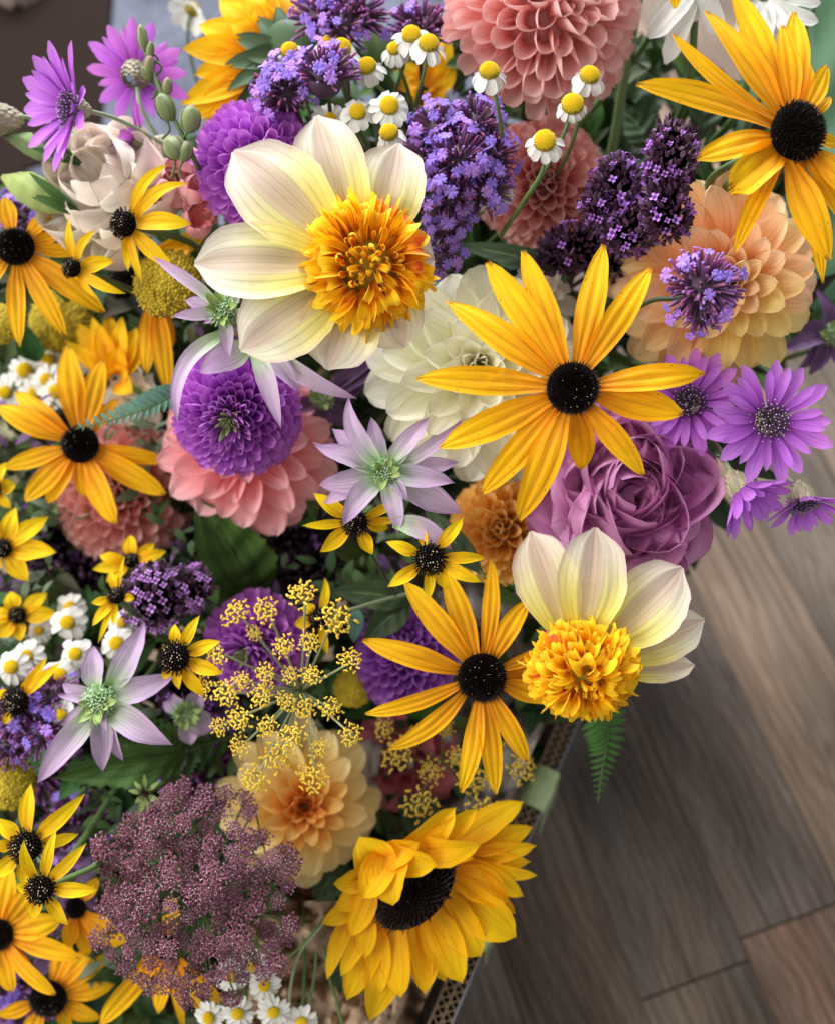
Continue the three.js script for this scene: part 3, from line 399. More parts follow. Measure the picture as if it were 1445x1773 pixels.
// ---------------------------------------------------------------- dahlias
const SH = {
  tube: [0, 1, 2].map((k) => spoon({ w: 0.62, prof: PROF.cupr, roll: (v) => lerp(2.6, 1.5 - 0.12 * k, v * v), bend: (v) => 0.14 - (0.5 + 0.15 * k) * v * v * v, nu: 12, nv: 12 })),
  tubeTight: [0, 1].map((k) => spoon({ w: 0.55, prof: PROF.cupr, roll: (v) => lerp(2.9, 2.0, v * v), bend: (v) => 0.25 * v, nu: 10, nv: 9 })),
  cupIn: [0, 1, 2].map((k) => spoon({ prof: PROF.round, w: 0.34 + 0.03 * k, roll: (v) => lerp(1.6, 1.9, v), bend: (v) => 0.25 * v + 0.3 * v * v, nu: 8, nv: 10, ruffle: 0.02, ph: k })),
  cup: [0, 1, 2].map((k) => spoon({ prof: PROF.round, w: 0.36 + 0.02 * k, roll: (v) => lerp(1.5, 1.15, v), bend: (v) => 0.25 - 0.35 * v * v, nu: 8, nv: 11, ruffle: 0.02, ph: k * 2, ridge: 0.006 })),
  open: [0, 1, 2].map((k) => spoon({ prof: PROF.round, w: 0.34 + 0.02 * k, roll: (v) => lerp(1.2, 0.6, v), bend: (v) => 0.2 - 0.55 * v * v, nu: 8, nv: 11, ruffle: 0.03, ph: k * 2.2, ridge: 0.008 })),
  pointed: [0, 1, 2].map((k) => spoon({ w: 0.27 + 0.02 * k, prof: spl([0.4, 0.66, 0.88, 1, 0.95, 0.78, 0.5, 0.02]), roll: (v) => lerp(1.5, 0.7, v), bend: (v) => 0.2 - 0.5 * v * v, nu: 6, nv: 10, ph: k * 2.2, ridge: 0.008 })),
  strap: [0, 1, 2].map((k) => spoon({ w: 0.17, prof: PROF.strap, roll: () => 0.5, bend: (v) => 0.1 - (0.35 + 0.2 * k) * v * v, nu: 6, nv: 8, ridge: 0.012, teeth: 0.03 })),
  floret: [0, 1, 2, 3].map((k) => spoon({ w: 0.4 + 0.04 * k, prof: spl([0.5, 0.62, 0.74, 0.85, 0.95, 1, 0.98, 0.85]), roll: (v) => lerp(2.3, 1.5 - 0.2 * k, v), bend: (v) => 0.5 * v - (2.2 + 0.45 * k) * v * v * v, nu: 10, nv: 11, ruffle: 0.09, ph: k * 1.3, teeth: 0.09, rf: 2.4 })),
  floretIn: [0, 1].map((k) => spoon({ w: 0.3, prof: spl([0.6, 0.7, 0.8, 0.9, 1, 0.85]), roll: (v) => 2.3 - 0.5 * k * v, bend: (v) => (k ? -1.6 : 1.3) * v * v, nu: 8, nv: 8, teeth: 0.12 })),
  rose: [0, 1, 2, 3].map((k) => spoon({ w: 0.5 + 0.05 * (k % 2), prof: rnd_([0.35, 0.62, 0.84, 0.97, 1], 0.72), roll: (v) => lerp(1.5, 1.0, v), bend: (v) => 0.35 + 0.5 * v - 1.45 * Math.pow(v, 3), nu: 24, nv: 16, ruffle: 0.2, rf: 3.0 + k * 0.7, ph: k * 1.7 })),
  roseOut: [0, 1, 2].map((k) => spoon({ w: 0.58, prof: rnd_([0.3, 0.56, 0.8, 0.96, 1], 0.72), roll: (v) => lerp(1.3, 0.8, v), bend: (v) => 0.6 + 0.3 * v - 1.8 * Math.pow(v, 4), nu: 16, nv: 16, ruffle: 0.07, rf: 2 + k * 0.4, ph: k * 2.3 })),
  ruffled: [0, 1, 2].map((k) => spoon({ w: 0.55, prof: rnd_([0.3, 0.55, 0.8, 0.95, 1], 0.74), roll: (v) => lerp(1.2, 0.5, v), bend: (v) => 0.3 + 0.4 * v - 1.0 * v ** 3, nu: 36, nv: 16, ruffle: 0.26, rf: 5.5 + k * 0.8, ph: k * 1.9, teeth: 0.015 })),
};
const pick = (a) => a[Math.floor(rnd() * a.length)];
function ball(g, Rpx, N, mats, { max = 115, inner = 0.38, small = 0.42, mid = 45, len = 1, wk = 1, green } = {}) {
  const R = Rpx * g.fr.s, cm = 1 - Math.cos(rad(max)); let acc = 0; const th = [];
  const core = part(g, 'heart', new THREE.SphereGeometry(R * 0.66, 20, 14), mats[mats.length - 1]); core.position.y = -R * 0.1;
  const cnt = []; for (let i = 0; i < N; i++) { const t0 = i / N; cnt.push(1 / Math.pow(lerp(small, 1, Math.min(1, Math.acos(1 - cm * t0) / rad(mid))), -2)); acc += cnt[i]; }
  let s = 0; for (let i = 0; i < N; i++) { s += cnt[i]; th.push(Math.acos(1 - cm * clamp((s - 0.5 * cnt[i]) / acc))); }
  const area = 2 * Math.PI * cm * R * R, unit = Math.sqrt(area / acc);
  for (let i = 0; i < N; i++) {
    const k = Math.sqrt(cnt[i]), w = unit * k, L = R * (1 - inner) * len * lerp(0.85, 1, k) * rr(0.95, 1.05), az = i * 2.39996, el = Math.PI / 2 - th[i];
    const eye = green && i < N * 0.16, ge = eye ? pick(SH.cupIn) : k < 0.62 ? pick(SH.tubeTight) : pick(SH.tube), ww = w * (eye ? 2.2 : 1.5) * wk;
    const q = V(Math.cos(el) * Math.cos(az), Math.sin(el), -Math.cos(el) * Math.sin(az)).multiplyScalar(R * inner);
    put(g, 'petal', ge, green && i < N * 0.03 ? M.eyeGreen : green && i < N * 0.16 ? M.eye : pick(mats), az + rr(-0.04, 0.04), el + (eye ? -0.3 : 0.14) + rr(-0.12, 0.12), eye ? q.clone().setY(q.y + R * 0.16) : q, [L * rr(0.94, 1.05), ww * rr(0.9, 1.08), ww * rr(0.9, 1.1)], rr(-0.28, 0.28));
  }
  if (green) for (let i = 0; i < 22; i++) { const q = domePoint(i, 22, 1); put(g, 'young_petal', SH.cupIn[0], M.eyeGreen, q.a, rad(80) - q.t * 0.5, V(0, R * 0.8, 0).addScaledVector(q.p, R * 0.1), [R * 0.1, R * 0.08, R * 0.08]); }
}
// rows: count, elevation from the face plane (deg), length, shape, materials, height of the attachment
function rosette(g, Rpx, rows, { az0 = 0, gold = true } = {}) {
  const R = Rpx * g.fr.s; let i = 0;
  for (const [n, e0, e1, l0, l1, sh, mats, y0, y1, wk = 1] of rows) for (let k = 0; k < n; k++, i++) {
    const t = n > 1 ? k / (n - 1) : 0, az = az0 + i * 2.39996 + rr(-0.1, 0.1), el = rad(lerp(e0, e1, t) + rr(-4, 4)), L = R * lerp(l0, l1, t) * rr(0.94, 1.06), r = R * 0.05;
    put(g, 'petal', pick(sh), pick(mats), az, el, V(Math.cos(az) * r, R * lerp(y0, y1, t), -Math.sin(az) * r), [L, L * wk, L * wk], rr(-0.2, 0.2));
  }
}
const dah = (label, x, y, d, n, o) => { const g = thing('dahlia', label, 'dahlia', x, y, d, n); if (o) stem(g, 0.0026, M.stem, ...(o === true ? [] : o)); return g; };
ball(dah('big salmon-pink ball dahlia at the top, its rolled petals like a honeycomb', 932, 36, 0.565, [0.3, 0.22, 0.9], true), 172, 190, M.pink, { small: 0.55, mid: 55 });
ball(dah('smaller salmon ball dahlia under the big pink one, behind the daisies', 938, 322, 0.6, [-0.05, -0.15, 1], true), 112, 150, M.pinkDeep, { small: 0.45 });
ball(dah('violet pompon dahlia behind the top petals of the cream dahlia', 447, 288, 0.55, [0.35, -0.3, 0.85], true), 110, 210, M.purple, { small: 0.4, mid: 60 });
ball(dah('violet pompon dahlia with a green eye, resting on the coral dahlia', 413, 712, 0.55, [-0.02, -0.28, 0.95], true), 113, 260, M.purple, { small: 0.26, mid: 75, green: true, max: 105 });
ball(dah('violet dahlia with a pale green eye behind the dill umbel', 447, 1112, 0.6, [-0.2, -0.15, 1], true), 92, 200, M.magLight, { small: 0.28, mid: 75, green: true });
ball(dah('magenta-violet dahlia half hidden behind the orange-gold susan in the middle', 702, 1138, 0.62, [0.05, 0.5, 0.85], true), 92, 170, M.magenta, { small: 0.3, mid: 70 });
ball(dah('blurred coral ball dahlia behind the deep orange susan', 215, 850, 0.665, [0, 0, 1], true), 124, 190, M.pinkDeep, { small: 0.5 });
ball(dah('golden-orange dahlia with rolled petals below the white dahlia', 874, 916, 0.598, [-0.2, 0.05, 1], true), 98, 110, tinted(M.apPale[0], [1, 0.86, 0.6], [1, 0.8, 0.55]), { small: 0.45 });
// cream-white decorative dahlia
rosette(dah('large creamy white dahlia behind the central black-eyed susan', 822, 645, 0.552, [0.02, -0.02, 1], true), 186, [
  [8, 78, 62, 0.22, 0.28, SH.cupIn, M.white, 0.46, 0.44, 0.9], [11, 62, 48, 0.34, 0.44, SH.cup, M.white, 0.4, 0.34, 0.9], [13, 46, 34, 0.5, 0.62, SH.cup, M.white, 0.28, 0.2, 0.8], [13, 30, 18, 0.7, 0.82, SH.cup, M.white, 0.12, 0.04, 0.76], [13, 12, 2, 0.88, 0.97, SH.cup, M.white, -0.04, -0.1, 0.76], [13, -4, -14, 0.98, 1.03, SH.open, M.white, -0.16, -0.22, 0.76]]);
rosette(dah('large peach dahlia with yellow lower petals under a sprig of verbena', 1240, 486, 0.545, [0, -0.25, 0.95], [900, 800]), 180, [
  [9, 84, 66, 0.24, 0.32, SH.cupIn, M.peach, 0.34, 0.32, 0.9], [13, 60, 46, 0.42, 0.54, SH.cup, M.peach, 0.26, 0.2, 0.8], [14, 44, 30, 0.62, 0.76, SH.cup, M.peach, 0.14, 0.08, 0.72], [14, 24, 12, 0.84, 0.93, SH.cup, M.peach, 0, -0.06, 0.7], [14, 6, -4, 0.95, 1.0, SH.cup, M.peach, -0.1, -0.16, 0.7], [12, -8, -18, 0.97, 1.0, SH.open, M.peach, -0.2, -0.26, 0.7]]);
rosette(dah('coral-pink dahlia underneath the green-eyed violet pompon', 425, 775, 0.6, [0, -0.1, 1], true), 152, [
  [14, 60, 40, 0.4, 0.6, SH.cup, M.coral, 0.2, 0.14, 0.8], [16, 30, 16, 0.7, 0.86, SH.cup, M.coral, 0.05, 0, 0.66], [18, 12, 0, 0.9, 1.0, SH.open, M.coral, -0.05, -0.12, 0.62], [18, -4, -14, 0.98, 1.03, SH.open, M.coral, -0.14, -0.2, 0.62]]);
rosette(dah('apricot dahlia with a deep orange heart below the dill umbel', 524, 1393, 0.605, [0.24, 0.05, 1], true), 146, [
  [9, 76, 60, 0.13, 0.18, SH.cup, tinted(M.apricot[0], [1, 0.66, 0.45]), 0.14, 0.13, 0.9], [11, 52, 40, 0.26, 0.36, SH.cup, tinted(M.apricot[0], [1, 0.88, 0.8]), 0.12, 0.1, 0.85], [13, 36, 24, 0.48, 0.62, SH.cup, tinted(M.apricot[0], [1, 1.08, 1.25]), 0.08, 0.03, 0.72], [14, 18, 6, 0.74, 0.86, SH.open, M.apPale, -0.02, -0.08, 0.68], [14, 0, -12, 0.92, 1.0, SH.open, M.apPale, -0.12, -0.2, 0.68]]);
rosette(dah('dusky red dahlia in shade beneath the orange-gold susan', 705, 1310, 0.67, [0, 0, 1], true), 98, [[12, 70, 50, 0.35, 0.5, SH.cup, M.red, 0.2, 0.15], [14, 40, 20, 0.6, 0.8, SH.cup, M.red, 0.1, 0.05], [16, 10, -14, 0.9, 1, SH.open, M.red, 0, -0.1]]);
rosette(dah('blurred white dahlia at the left edge under the deep orange susan', 22, 790, 0.69, [0.1, 0, 1], true), 92, [[10, 80, 60, 0.25, 0.4, SH.cupIn, M.white, 0.3, 0.25], [14, 50, 26, 0.5, 0.75, SH.cup, M.white, 0.15, 0.08], [16, 14, -14, 0.9, 1, SH.open, M.white, 0, -0.12]]);
rosette(dah('ivory dahlia half hidden above the blue-green fern tip', 234, 690, 0.655, [0, 0.2, 1], true), 56, [[6, 74, 56, 0.5, 0.6, SH.cupIn, M.ivory, 0.2, 0.2], [9, 44, 20, 0.8, 0.95, SH.cup, M.ivory, 0.1, 0], [8, 10, -10, 1, 1.05, SH.open, M.ivory, -0.1, -0.15]]);
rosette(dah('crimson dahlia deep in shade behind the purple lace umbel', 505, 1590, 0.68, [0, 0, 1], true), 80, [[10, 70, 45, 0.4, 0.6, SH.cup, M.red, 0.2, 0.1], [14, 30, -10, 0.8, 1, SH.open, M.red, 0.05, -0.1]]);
rosette(dah('blurred cream dahlia behind the upper left petals of the central susan', 935, 520, 0.6, [0.2, 0.3, 1], true), 70, [[9, 60, 30, 0.5, 0.7, SH.cup, M.ivory, 0.15, 0.1], [12, 20, -14, 0.85, 1, SH.open, M.ivory, 0, -0.12]]);

{ const g = scene.children.find((o) => o.userData.label?.startsWith('large peach dahlia')); for (const m of g.children) if (m.name === 'petal' && Math.cos(m.rotation.y + 1.0) > 0.72 && m.rotation.z < 0.75 && rnd() < 0.8) m.material = M.peachY[0]; }
// collarette dahlias: broad cream petals and a yellow heart of small florets
function heart(g, rx, N, { cx = 0, cz = 0, h = 0.75, max = 100, len = 0.36, tilt = 0, redShare = 0.22, inner = 0.32 }) {
  const R = rx * g.fr.s, c0 = V(cx * g.fr.s, 0, cz * g.fr.s);
  const core = part(g, 'heart', new THREE.SphereGeometry(R * 0.5, 20, 12), M.yolkDark); core.scale.y = h; core.position.copy(c0);
  for (let i = 0; i < N; i++) {
    const t = (i + 0.5) / N, th = rad(max) * Math.pow(t, 0.55), az = i * 2.39996, el = Math.PI / 2 - th, inn = t < inner;
    const q = V(Math.cos(el) * Math.cos(az), Math.sin(el) * h, -Math.cos(el) * Math.sin(az)).multiplyScalar(R * (inn ? 0.5 : 0.58)).add(c0), L = R * (inn ? lerp(0.26, 0.42, t / inner) : lerp(0.36, len + 0.2, t)) * rr(0.8, 1.25);
    put(g, inn ? 'small_floret' : 'floret', inn ? pick(SH.floretIn) : pick(SH.floret), !inn && rnd() < redShare ? M.anemRed : pick(M.anem), az + (inn ? 0 : rr(-0.25, 0.25)), el + (inn ? rr(-0.45, 0.35) : rr(-0.05, 0.6)), q, [L, L * rr(0.95, 1.3), L * rr(0.95, 1.3)], rr(-0.5, 0.5));
  }
}
{
  const g = thing('collarette_dahlia', 'large cream dahlia with broad petals and a frilly yellow heart, left of centre', 'dahlia', 632, 455, 0.487, [0.12, -0.06, 1]);
  const o = { prof: PROF.obov, cup: 0.2, ridge: 0.05, notch: 0, nu: 16, nv: 18, jit: 0.1, wav: 0.1 };
  pxPetals(g, [
    [752, 450, 50, 52, 0.08, { b: [670, 452, 30] }], [700, 602, 42, 58, 0.06, { b: [650, 490, 25], twist: 0.25 }], [566, 640, 30, 70, 0.06, { b: [620, 490, 22], twist: 0.2 }], [416, 606, 26, 72, 0.09, { b: [600, 484, 26] }],
    [690, 248, 30, 64, 0.08, { b: [650, 430, 22] }], [548, 200, 10, 63, 0.08, { b: [612, 425, 14] }], [404, 262, 0, 78, 0.08, { b: [592, 432, 10] }], [337, 456, -6, 68, 0.1, { b: [585, 460, 6] }]], M.cream, o);
  heart(g, 104, 128, { cx: 6, cz: 4, h: 0.62, max: 92, len: 0.3, inner: 0.46, redShare: 0.1 }); stem(g, 0.0026);
}
{
  const g = thing('collarette_dahlia', 'half-open cream dahlia, petals only on its upper side, yellow heart nodding over the box rim', 'dahlia', 1006, 1158, 0.492, [-0.05, -0.42, 0.9]);
  const o = { prof: PROF.obov, cup: 0.2, ridge: 0.05, notch: 0, nu: 16, nv: 18, jit: 0.06, wav: 0.1 };
  pxPetals(g, [[1202, 1152, 40, 26, 0.05, { b: [1060, 1160, 30], twist: 0.4 }], [1219, 1072, 52, 44, 0.08, { b: [1050, 1140, 36] }], [918, 920, 40, 56, 0.06, { b: [980, 1105, 34] }], [1180, 982, 34, 64, 0.08, { b: [1038, 1122, 24] }], [1030, 913, 0, 62, 0.07, { b: [1008, 1110, 6] }]], M.cream, o);
  heart(g, 96, 130, { h: 0.85, max: 106, len: 0.22, redShare: 0.05, inner: 0.14 }); stem(g, 0.0026, M.stem, 800, 1100);
}
// mauve garden rose and the white lisianthus
{
  const g = thing('rose', 'big full mauve garden rose with many folded petals, right of centre', 'rose', 1074, 862, 0.56, [0.0, 0.1, 1]);
  rosette(g, 182, [[11, 58, 46, 0.66, 0.76, SH.rose, M.rose, -0.04, -0.08], [11, 44, 28, 0.8, 0.92, SH.rose, M.rose, -0.1, -0.16], [12, 20, 0, 0.94, 1.03, SH.roseOut, M.rose, -0.18, -0.28]]);
  for (const [qx, qz, k] of [[0.02, 0.04, 1], [0, 0.02, 0.55], [-0.04, 0.08, 0.75], [0.46, -0.1, 0.85], [-0.4, -0.26, 0.9], [-0.28, 0.4, 0.85], [0.26, 0.46, 0.8], [0.12, -0.48, 0.85]]) {
    const R = 186 * g.fr.s, c = V(qx * R, 0.06 * R - 0.2 * R * Math.hypot(qx, qz), qz * R), a0 = rr(0, 6);
    for (let i = 0; i < 9; i++) { const az = a0 + i * 2.39996 + rr(-1, 1), L = R * k * lerp(0.28, 0.56, i / 8) * rr(0.85, 1.15), el = rad(lerp(80, 46, i / 8) + rr(-18, 14)); put(g, 'petal', pick(SH.rose), pick(M.rose), az, el, c.clone().add(V(Math.cos(az), 0, -Math.sin(az)).multiplyScalar(R * 0.02 * i * k)), [L, L * rr(0.7, 1.1), L * rr(0.9, 1.35)], rr(-0.6, 0.6)); }
  } stem(g, 0.003, M.stem, 800, 900);
  const w = thing('lisianthus', 'white ruffled lisianthus bloom behind the small yellow susan, upper left', 'lisianthus', 204, 345, 0.575, [-0.1, 0.3, 0.9]);
  const lm = tinted(petalMat(T.ivory, { transmission: 0.35 }), [1.02, 1.02, 1], [1, 1, 0.98]);
  rosette(w, 128, [[4, 54, 40, 0.62, 0.75, SH.ruffled, lm, 0.15, 0.1], [6, 34, 22, 0.84, 0.95, SH.ruffled, lm, 0, -0.08], [7, 12, -6, 0.98, 1.05, SH.ruffled, lm, -0.12, -0.2]]); stem(w, 0.002);
  const s = thing('snapdragon', 'salmon-pink snapdragon blooms between the white lisianthus and the violet pompon', 'snapdragon', 322, 330, 0.57, [0.1, 0.2, 1]);
  for (const [x, y, r, a] of [[328, 300, 30, 1], [345, 345, 32, 4], [296, 345, 28, 3], [340, 390, 26, 5], [300, 318, 24, 2], [360, 312, 24, 0.4], [318, 362, 24, 2.6]]) for (let k = 0; k < 3; k++) put(s, 'petal', pick(SH.ruffled), pick(M.snap), a + k * 2.1, rr(0.3, 1.2), toLocal(s, x, y, 0.565 + rr(0, 0.006)), r * s.fr.s * 1.7, rr(-0.5, 0.5));
  stem(s, 0.002);
}

// ---------------------------------------------------------------- sunflowers
{
  const g = thing('sunflower', 'large sunflower hanging over the cardboard box rim, upper petals curled over its dark disc', 'sunflower', 716, 1536, 0.565, [-0.5, 0.72, 0.46]);
  const r = 84 * g.fr.s; for (const [n, ge, m] of [['disc', G.dome, M.discBase], ['disc_florets', G.spikes, M.disc]]) { const q = part(g, n, ge, m, n === 'disc' ? undefined : 'stuff'); q.scale.set(r, r * 0.45, r); }
  const rim = std(0x3a2a12, { roughness: 0.8 }), mb = new MB(), cn = new THREE.ConeGeometry(0.03, 0.16, 4); for (let i = 0; i < 170; i++) { const a = i * 2.39996, q = rr(0.8, 1.02); mb.add(cn, TR(V(Math.cos(a) * q, 0.12, Math.sin(a) * q), V(Math.cos(a) * 0.5, 1, Math.sin(a) * 0.5), rr(0.8, 1.2))); } part(g, 'outer_florets', mb.geo(), rim, 'stuff').scale.set(r, r * 0.8, r);
  pxPetals(g, [
    [905, 1388, 55, 30, 0.05, { b: [788, 1462, 30] }], [922, 1432, 50, 26, 0.05, { b: [798, 1472, 30] }], [928, 1464, 40, 20, 0.05, { b: [798, 1482, 25] }], [918, 1492, 35, 22, 0.05, { b: [798, 1482, 25] }], [930, 1516, 30, 20, 0.05, { b: [798, 1492, 20] }],
    [906, 1552, 25, 24, 0.06, { b: [798, 1492, 15] }], [892, 1582, 20, 26, 0.06, { b: [796, 1497, 12] }], [640, 1768, 20, 40, 0.05, { b: [688, 1586, 20] }], [600, 1732, 22, 32, 0.05, { b: [658, 1586, 20] }], [693, 1728, 5, 34, 0.06, { b: [678, 1581, 10] }], [660, 1720, 12, 26, 0.06, { b: [653, 1581, 10] }],
    [736, 1722, 12, 26, 0.06, { b: [713, 1576, 12] }], [740, 1716, 5, 32, 0.06, { b: [716, 1571, 6] }], [800, 1702, 8, 38, 0.07, { b: [740, 1561, 5] }], [832, 1656, 5, 44, 0.07, { b: [753, 1548, 5] }], [893, 1622, 5, 48, 0.07, { b: [773, 1526, 5] }], [880, 1560, 8, 36, 0.07, { b: [788, 1512, 5] }], [770, 1700, 20, 28, 0.06, { b: [728, 1566, 14] }],
    [556, 1600, 0, 22, 0.08, { b: [638, 1546, 10] }], [566, 1696, -4, 18, 0.07, { b: [608, 1576, 10] }], [590, 1690, -8, 18, 0.1, { b: [638, 1586, 5] }], [608, 1622, -18, 24, 0.1, { b: [646, 1531, 0] }], [632, 1660, -10, 22, 0.08, { b: [643, 1566, 0] }], [577, 1530, -10, 22, 0.12, { b: [638, 1517, 10] }], [580, 1575, -6, 24, 0.1, { b: [648, 1521, 5] }]], M.sun, { prof: PROF.sunp, wav: 0.25, cup: 0.25, ridge: 0.07, notch: 0, jit: 0.35 });
  pxPetals(g, [
    [826, 1400, -10, 30, 0.08, { b: [700, 1480, -2] }], [788, 1398, -24, 34, 0.1, { b: [690, 1485, -12] }], [832, 1462, -40, 30, 0.16, { b: [720, 1470, -14] }], [756, 1498, -56, 32, 0.2, { b: [680, 1468, -14] }], [820, 1486, -36, 18, 0.14, { b: [740, 1468, -10] }], [680, 1568, -60, 40, 0.2, { b: [672, 1470, -20] }],
    [626, 1556, -58, 32, 0.22, { b: [668, 1478, -22] }], [726, 1458, -50, 26, 0.16, { b: [660, 1490, -22] }], [622, 1448, -40, 42, 0.24, { b: [668, 1486, -10] }]], M.sun, { prof: PROF.sunp, wav: 0.3, cup: 0.4, ridge: 0.06, notch: 0, jit: 0.3, r0: 10 }, 'petal');
  stem(g, 0.004, M.stem, 560, 1200);
  const b = thing('sunflower', 'sunflower at the top seen from behind, with dark green bracts', 'sunflower', 505, 100, 0.595, [0.3, 0.3, -0.5]);
  pxPetals(b, [[316, 84, 0, 26, 0.06], [312, 182, 0, 26, 0.06], [344, 44, 10, 28, 0.06], [336, 130, 5, 26, 0.06], [322, 212, 8, 24, 0.06], [346, 242, 8, 26, 0.06], [380, 0, 15, 30, 0.06], [428, -30, 20, 30, 0.06], [480, -40, 22, 30, 0.05], [360, 98, 12, 26, 0.06], [400, 40, -10, 28, 0.06], [360, 270, 15, 22, 0.05], [398, 262, 18, 24, 0.05], [440, 10, -6, 24, 0.05]], M.sun, { prof: PROF.lance, r0: 60, bd: 0, cup: 0.3, ridge: 0.08, notch: 0 });
  pxPetals(b, [[388, 112, -10, 18, 0.08], [402, 62, -10, 18, 0.08], [392, 158, -10, 17, 0.08], [444, 28, -10, 17, 0.08], [398, 200, -8, 16, 0.08], [436, 210, -8, 16, 0.08], [480, 10, -10, 17, 0.08], [420, 96, -18, 18, 0.08]], M.bract, { prof: PROF.lance, r0: 6, bd: -14, cup: 0.3, ridge: 0.04, notch: 0 }, 'bract');
  const hub = part(b, 'receptacle', new THREE.SphereGeometry(62 * b.fr.s, 24, 14), M.bract); hub.scale.y = 0.5;
  const y = thing('sunflower', 'blurred yellow sunflower seen edge-on above the deep orange susan', 'sunflower', 200, 655, 0.645, [0, 0.75, 0.6]);
  pxPetals(y, [[132, 556, 10, 20, 0.05], [160, 548, -5, 20, 0.05], [188, 540, 5, 20, 0.05], [212, 548, -8, 20, 0.05], [238, 566, 0, 18, 0.05], [252, 600, 5, 18, 0.05], [172, 560, -14, 18, 0.05], [222, 640, -20, 18, 0.1], [180, 640, -30, 18, 0.1], [230, 680, -20, 20, 0.1], [140, 600, -10, 16, 0.05], [112, 590, 5, 14, 0.05], [205, 600, -20, 20, 0.05]], M.sun, { prof: PROF.lance, r0: 8, cup: 0.3, notch: 0 });
  stem(y); const z = thing('sunflower', 'yellow petals of a sunflower between the daisies and the big pink ball dahlia', 'sunflower', 735, 155, 0.66, [0.2, 0.3, 0.9]);
  pxPetals(z, [[690, 110, 0, 20, 0.06], [700, 140, -8, 22, 0.06], [720, 190, 0, 24, 0.06], [745, 100, 5, 20, 0.06], [780, 70, 0, 22, 0.06], [760, 10, 10, 20, 0.05], [790, 120, 0, 24, 0.06], [770, 180, 0, 20, 0.06], [660, 130, 6, 18, 0.06], [742, 160, -12, 20, 0.06]], M.sun, { prof: PROF.lance, r0: 6, notch: 0 }); stem(z);
}

// ---------------------------------------------------------------- chamomile daisies
const daisyPetal = [0, 1, 2, 3].map((k) => spoon({ w: 0.235, prof: PROF.strap, roll: () => 0.55, bend: (v) => 0.12 - [0.1, 0.5, 0.9, 1.4][k] * v, nu: 4, nv: 6, ridge: 0.012, teeth: 0.05 }));
function daisy(label, x, y, d, n, r, rd, N, droop, st, group) {
  const g = thing('chamomile_daisy', label, 'daisy', x, y, d, n, group), s = g.fr.s;
  for (const [nm, ge, m] of [['disc', G.domeTall, M.yolkDark], ['disc_florets', G.bumps, M.yolk]]) { const q = part(g, nm, ge, m, nm === 'disc' ? undefined : 'stuff'); q.scale.setScalar(rd * s); q.rotation.y = rr(0, 6); }
  const L = (r - rd * 0.55) * s, a0 = rr(0, 6), top = [0, 1].map((k) => daisyPetal[clamp(Math.round(droop * 2) + k, 0, 3)]);
  for (let i = 0; i < N; i++) { const az = a0 + i / N * Math.PI * 2 + rr(-0.1, 0.1); put(g, 'petal', pick(top), M.whitePetal, az, -droop * 0.75 + rr(-0.15, 0.15), V(Math.cos(az) * rd * s * 0.7, -rd * s * 0.1, -Math.sin(az) * rd * s * 0.7), [L * rr(0.9, 1.08), L, L * rr(0.95, 1.15) * 13 / N * 1.05], rr(-0.25, 0.25)); }
  if (st) pxTube(g, [[x, y + 2, d + 0.002], ...st], 0.0009, M.stem, 'stem', 0.0012); else stem(g, 0.0009); return g;
}
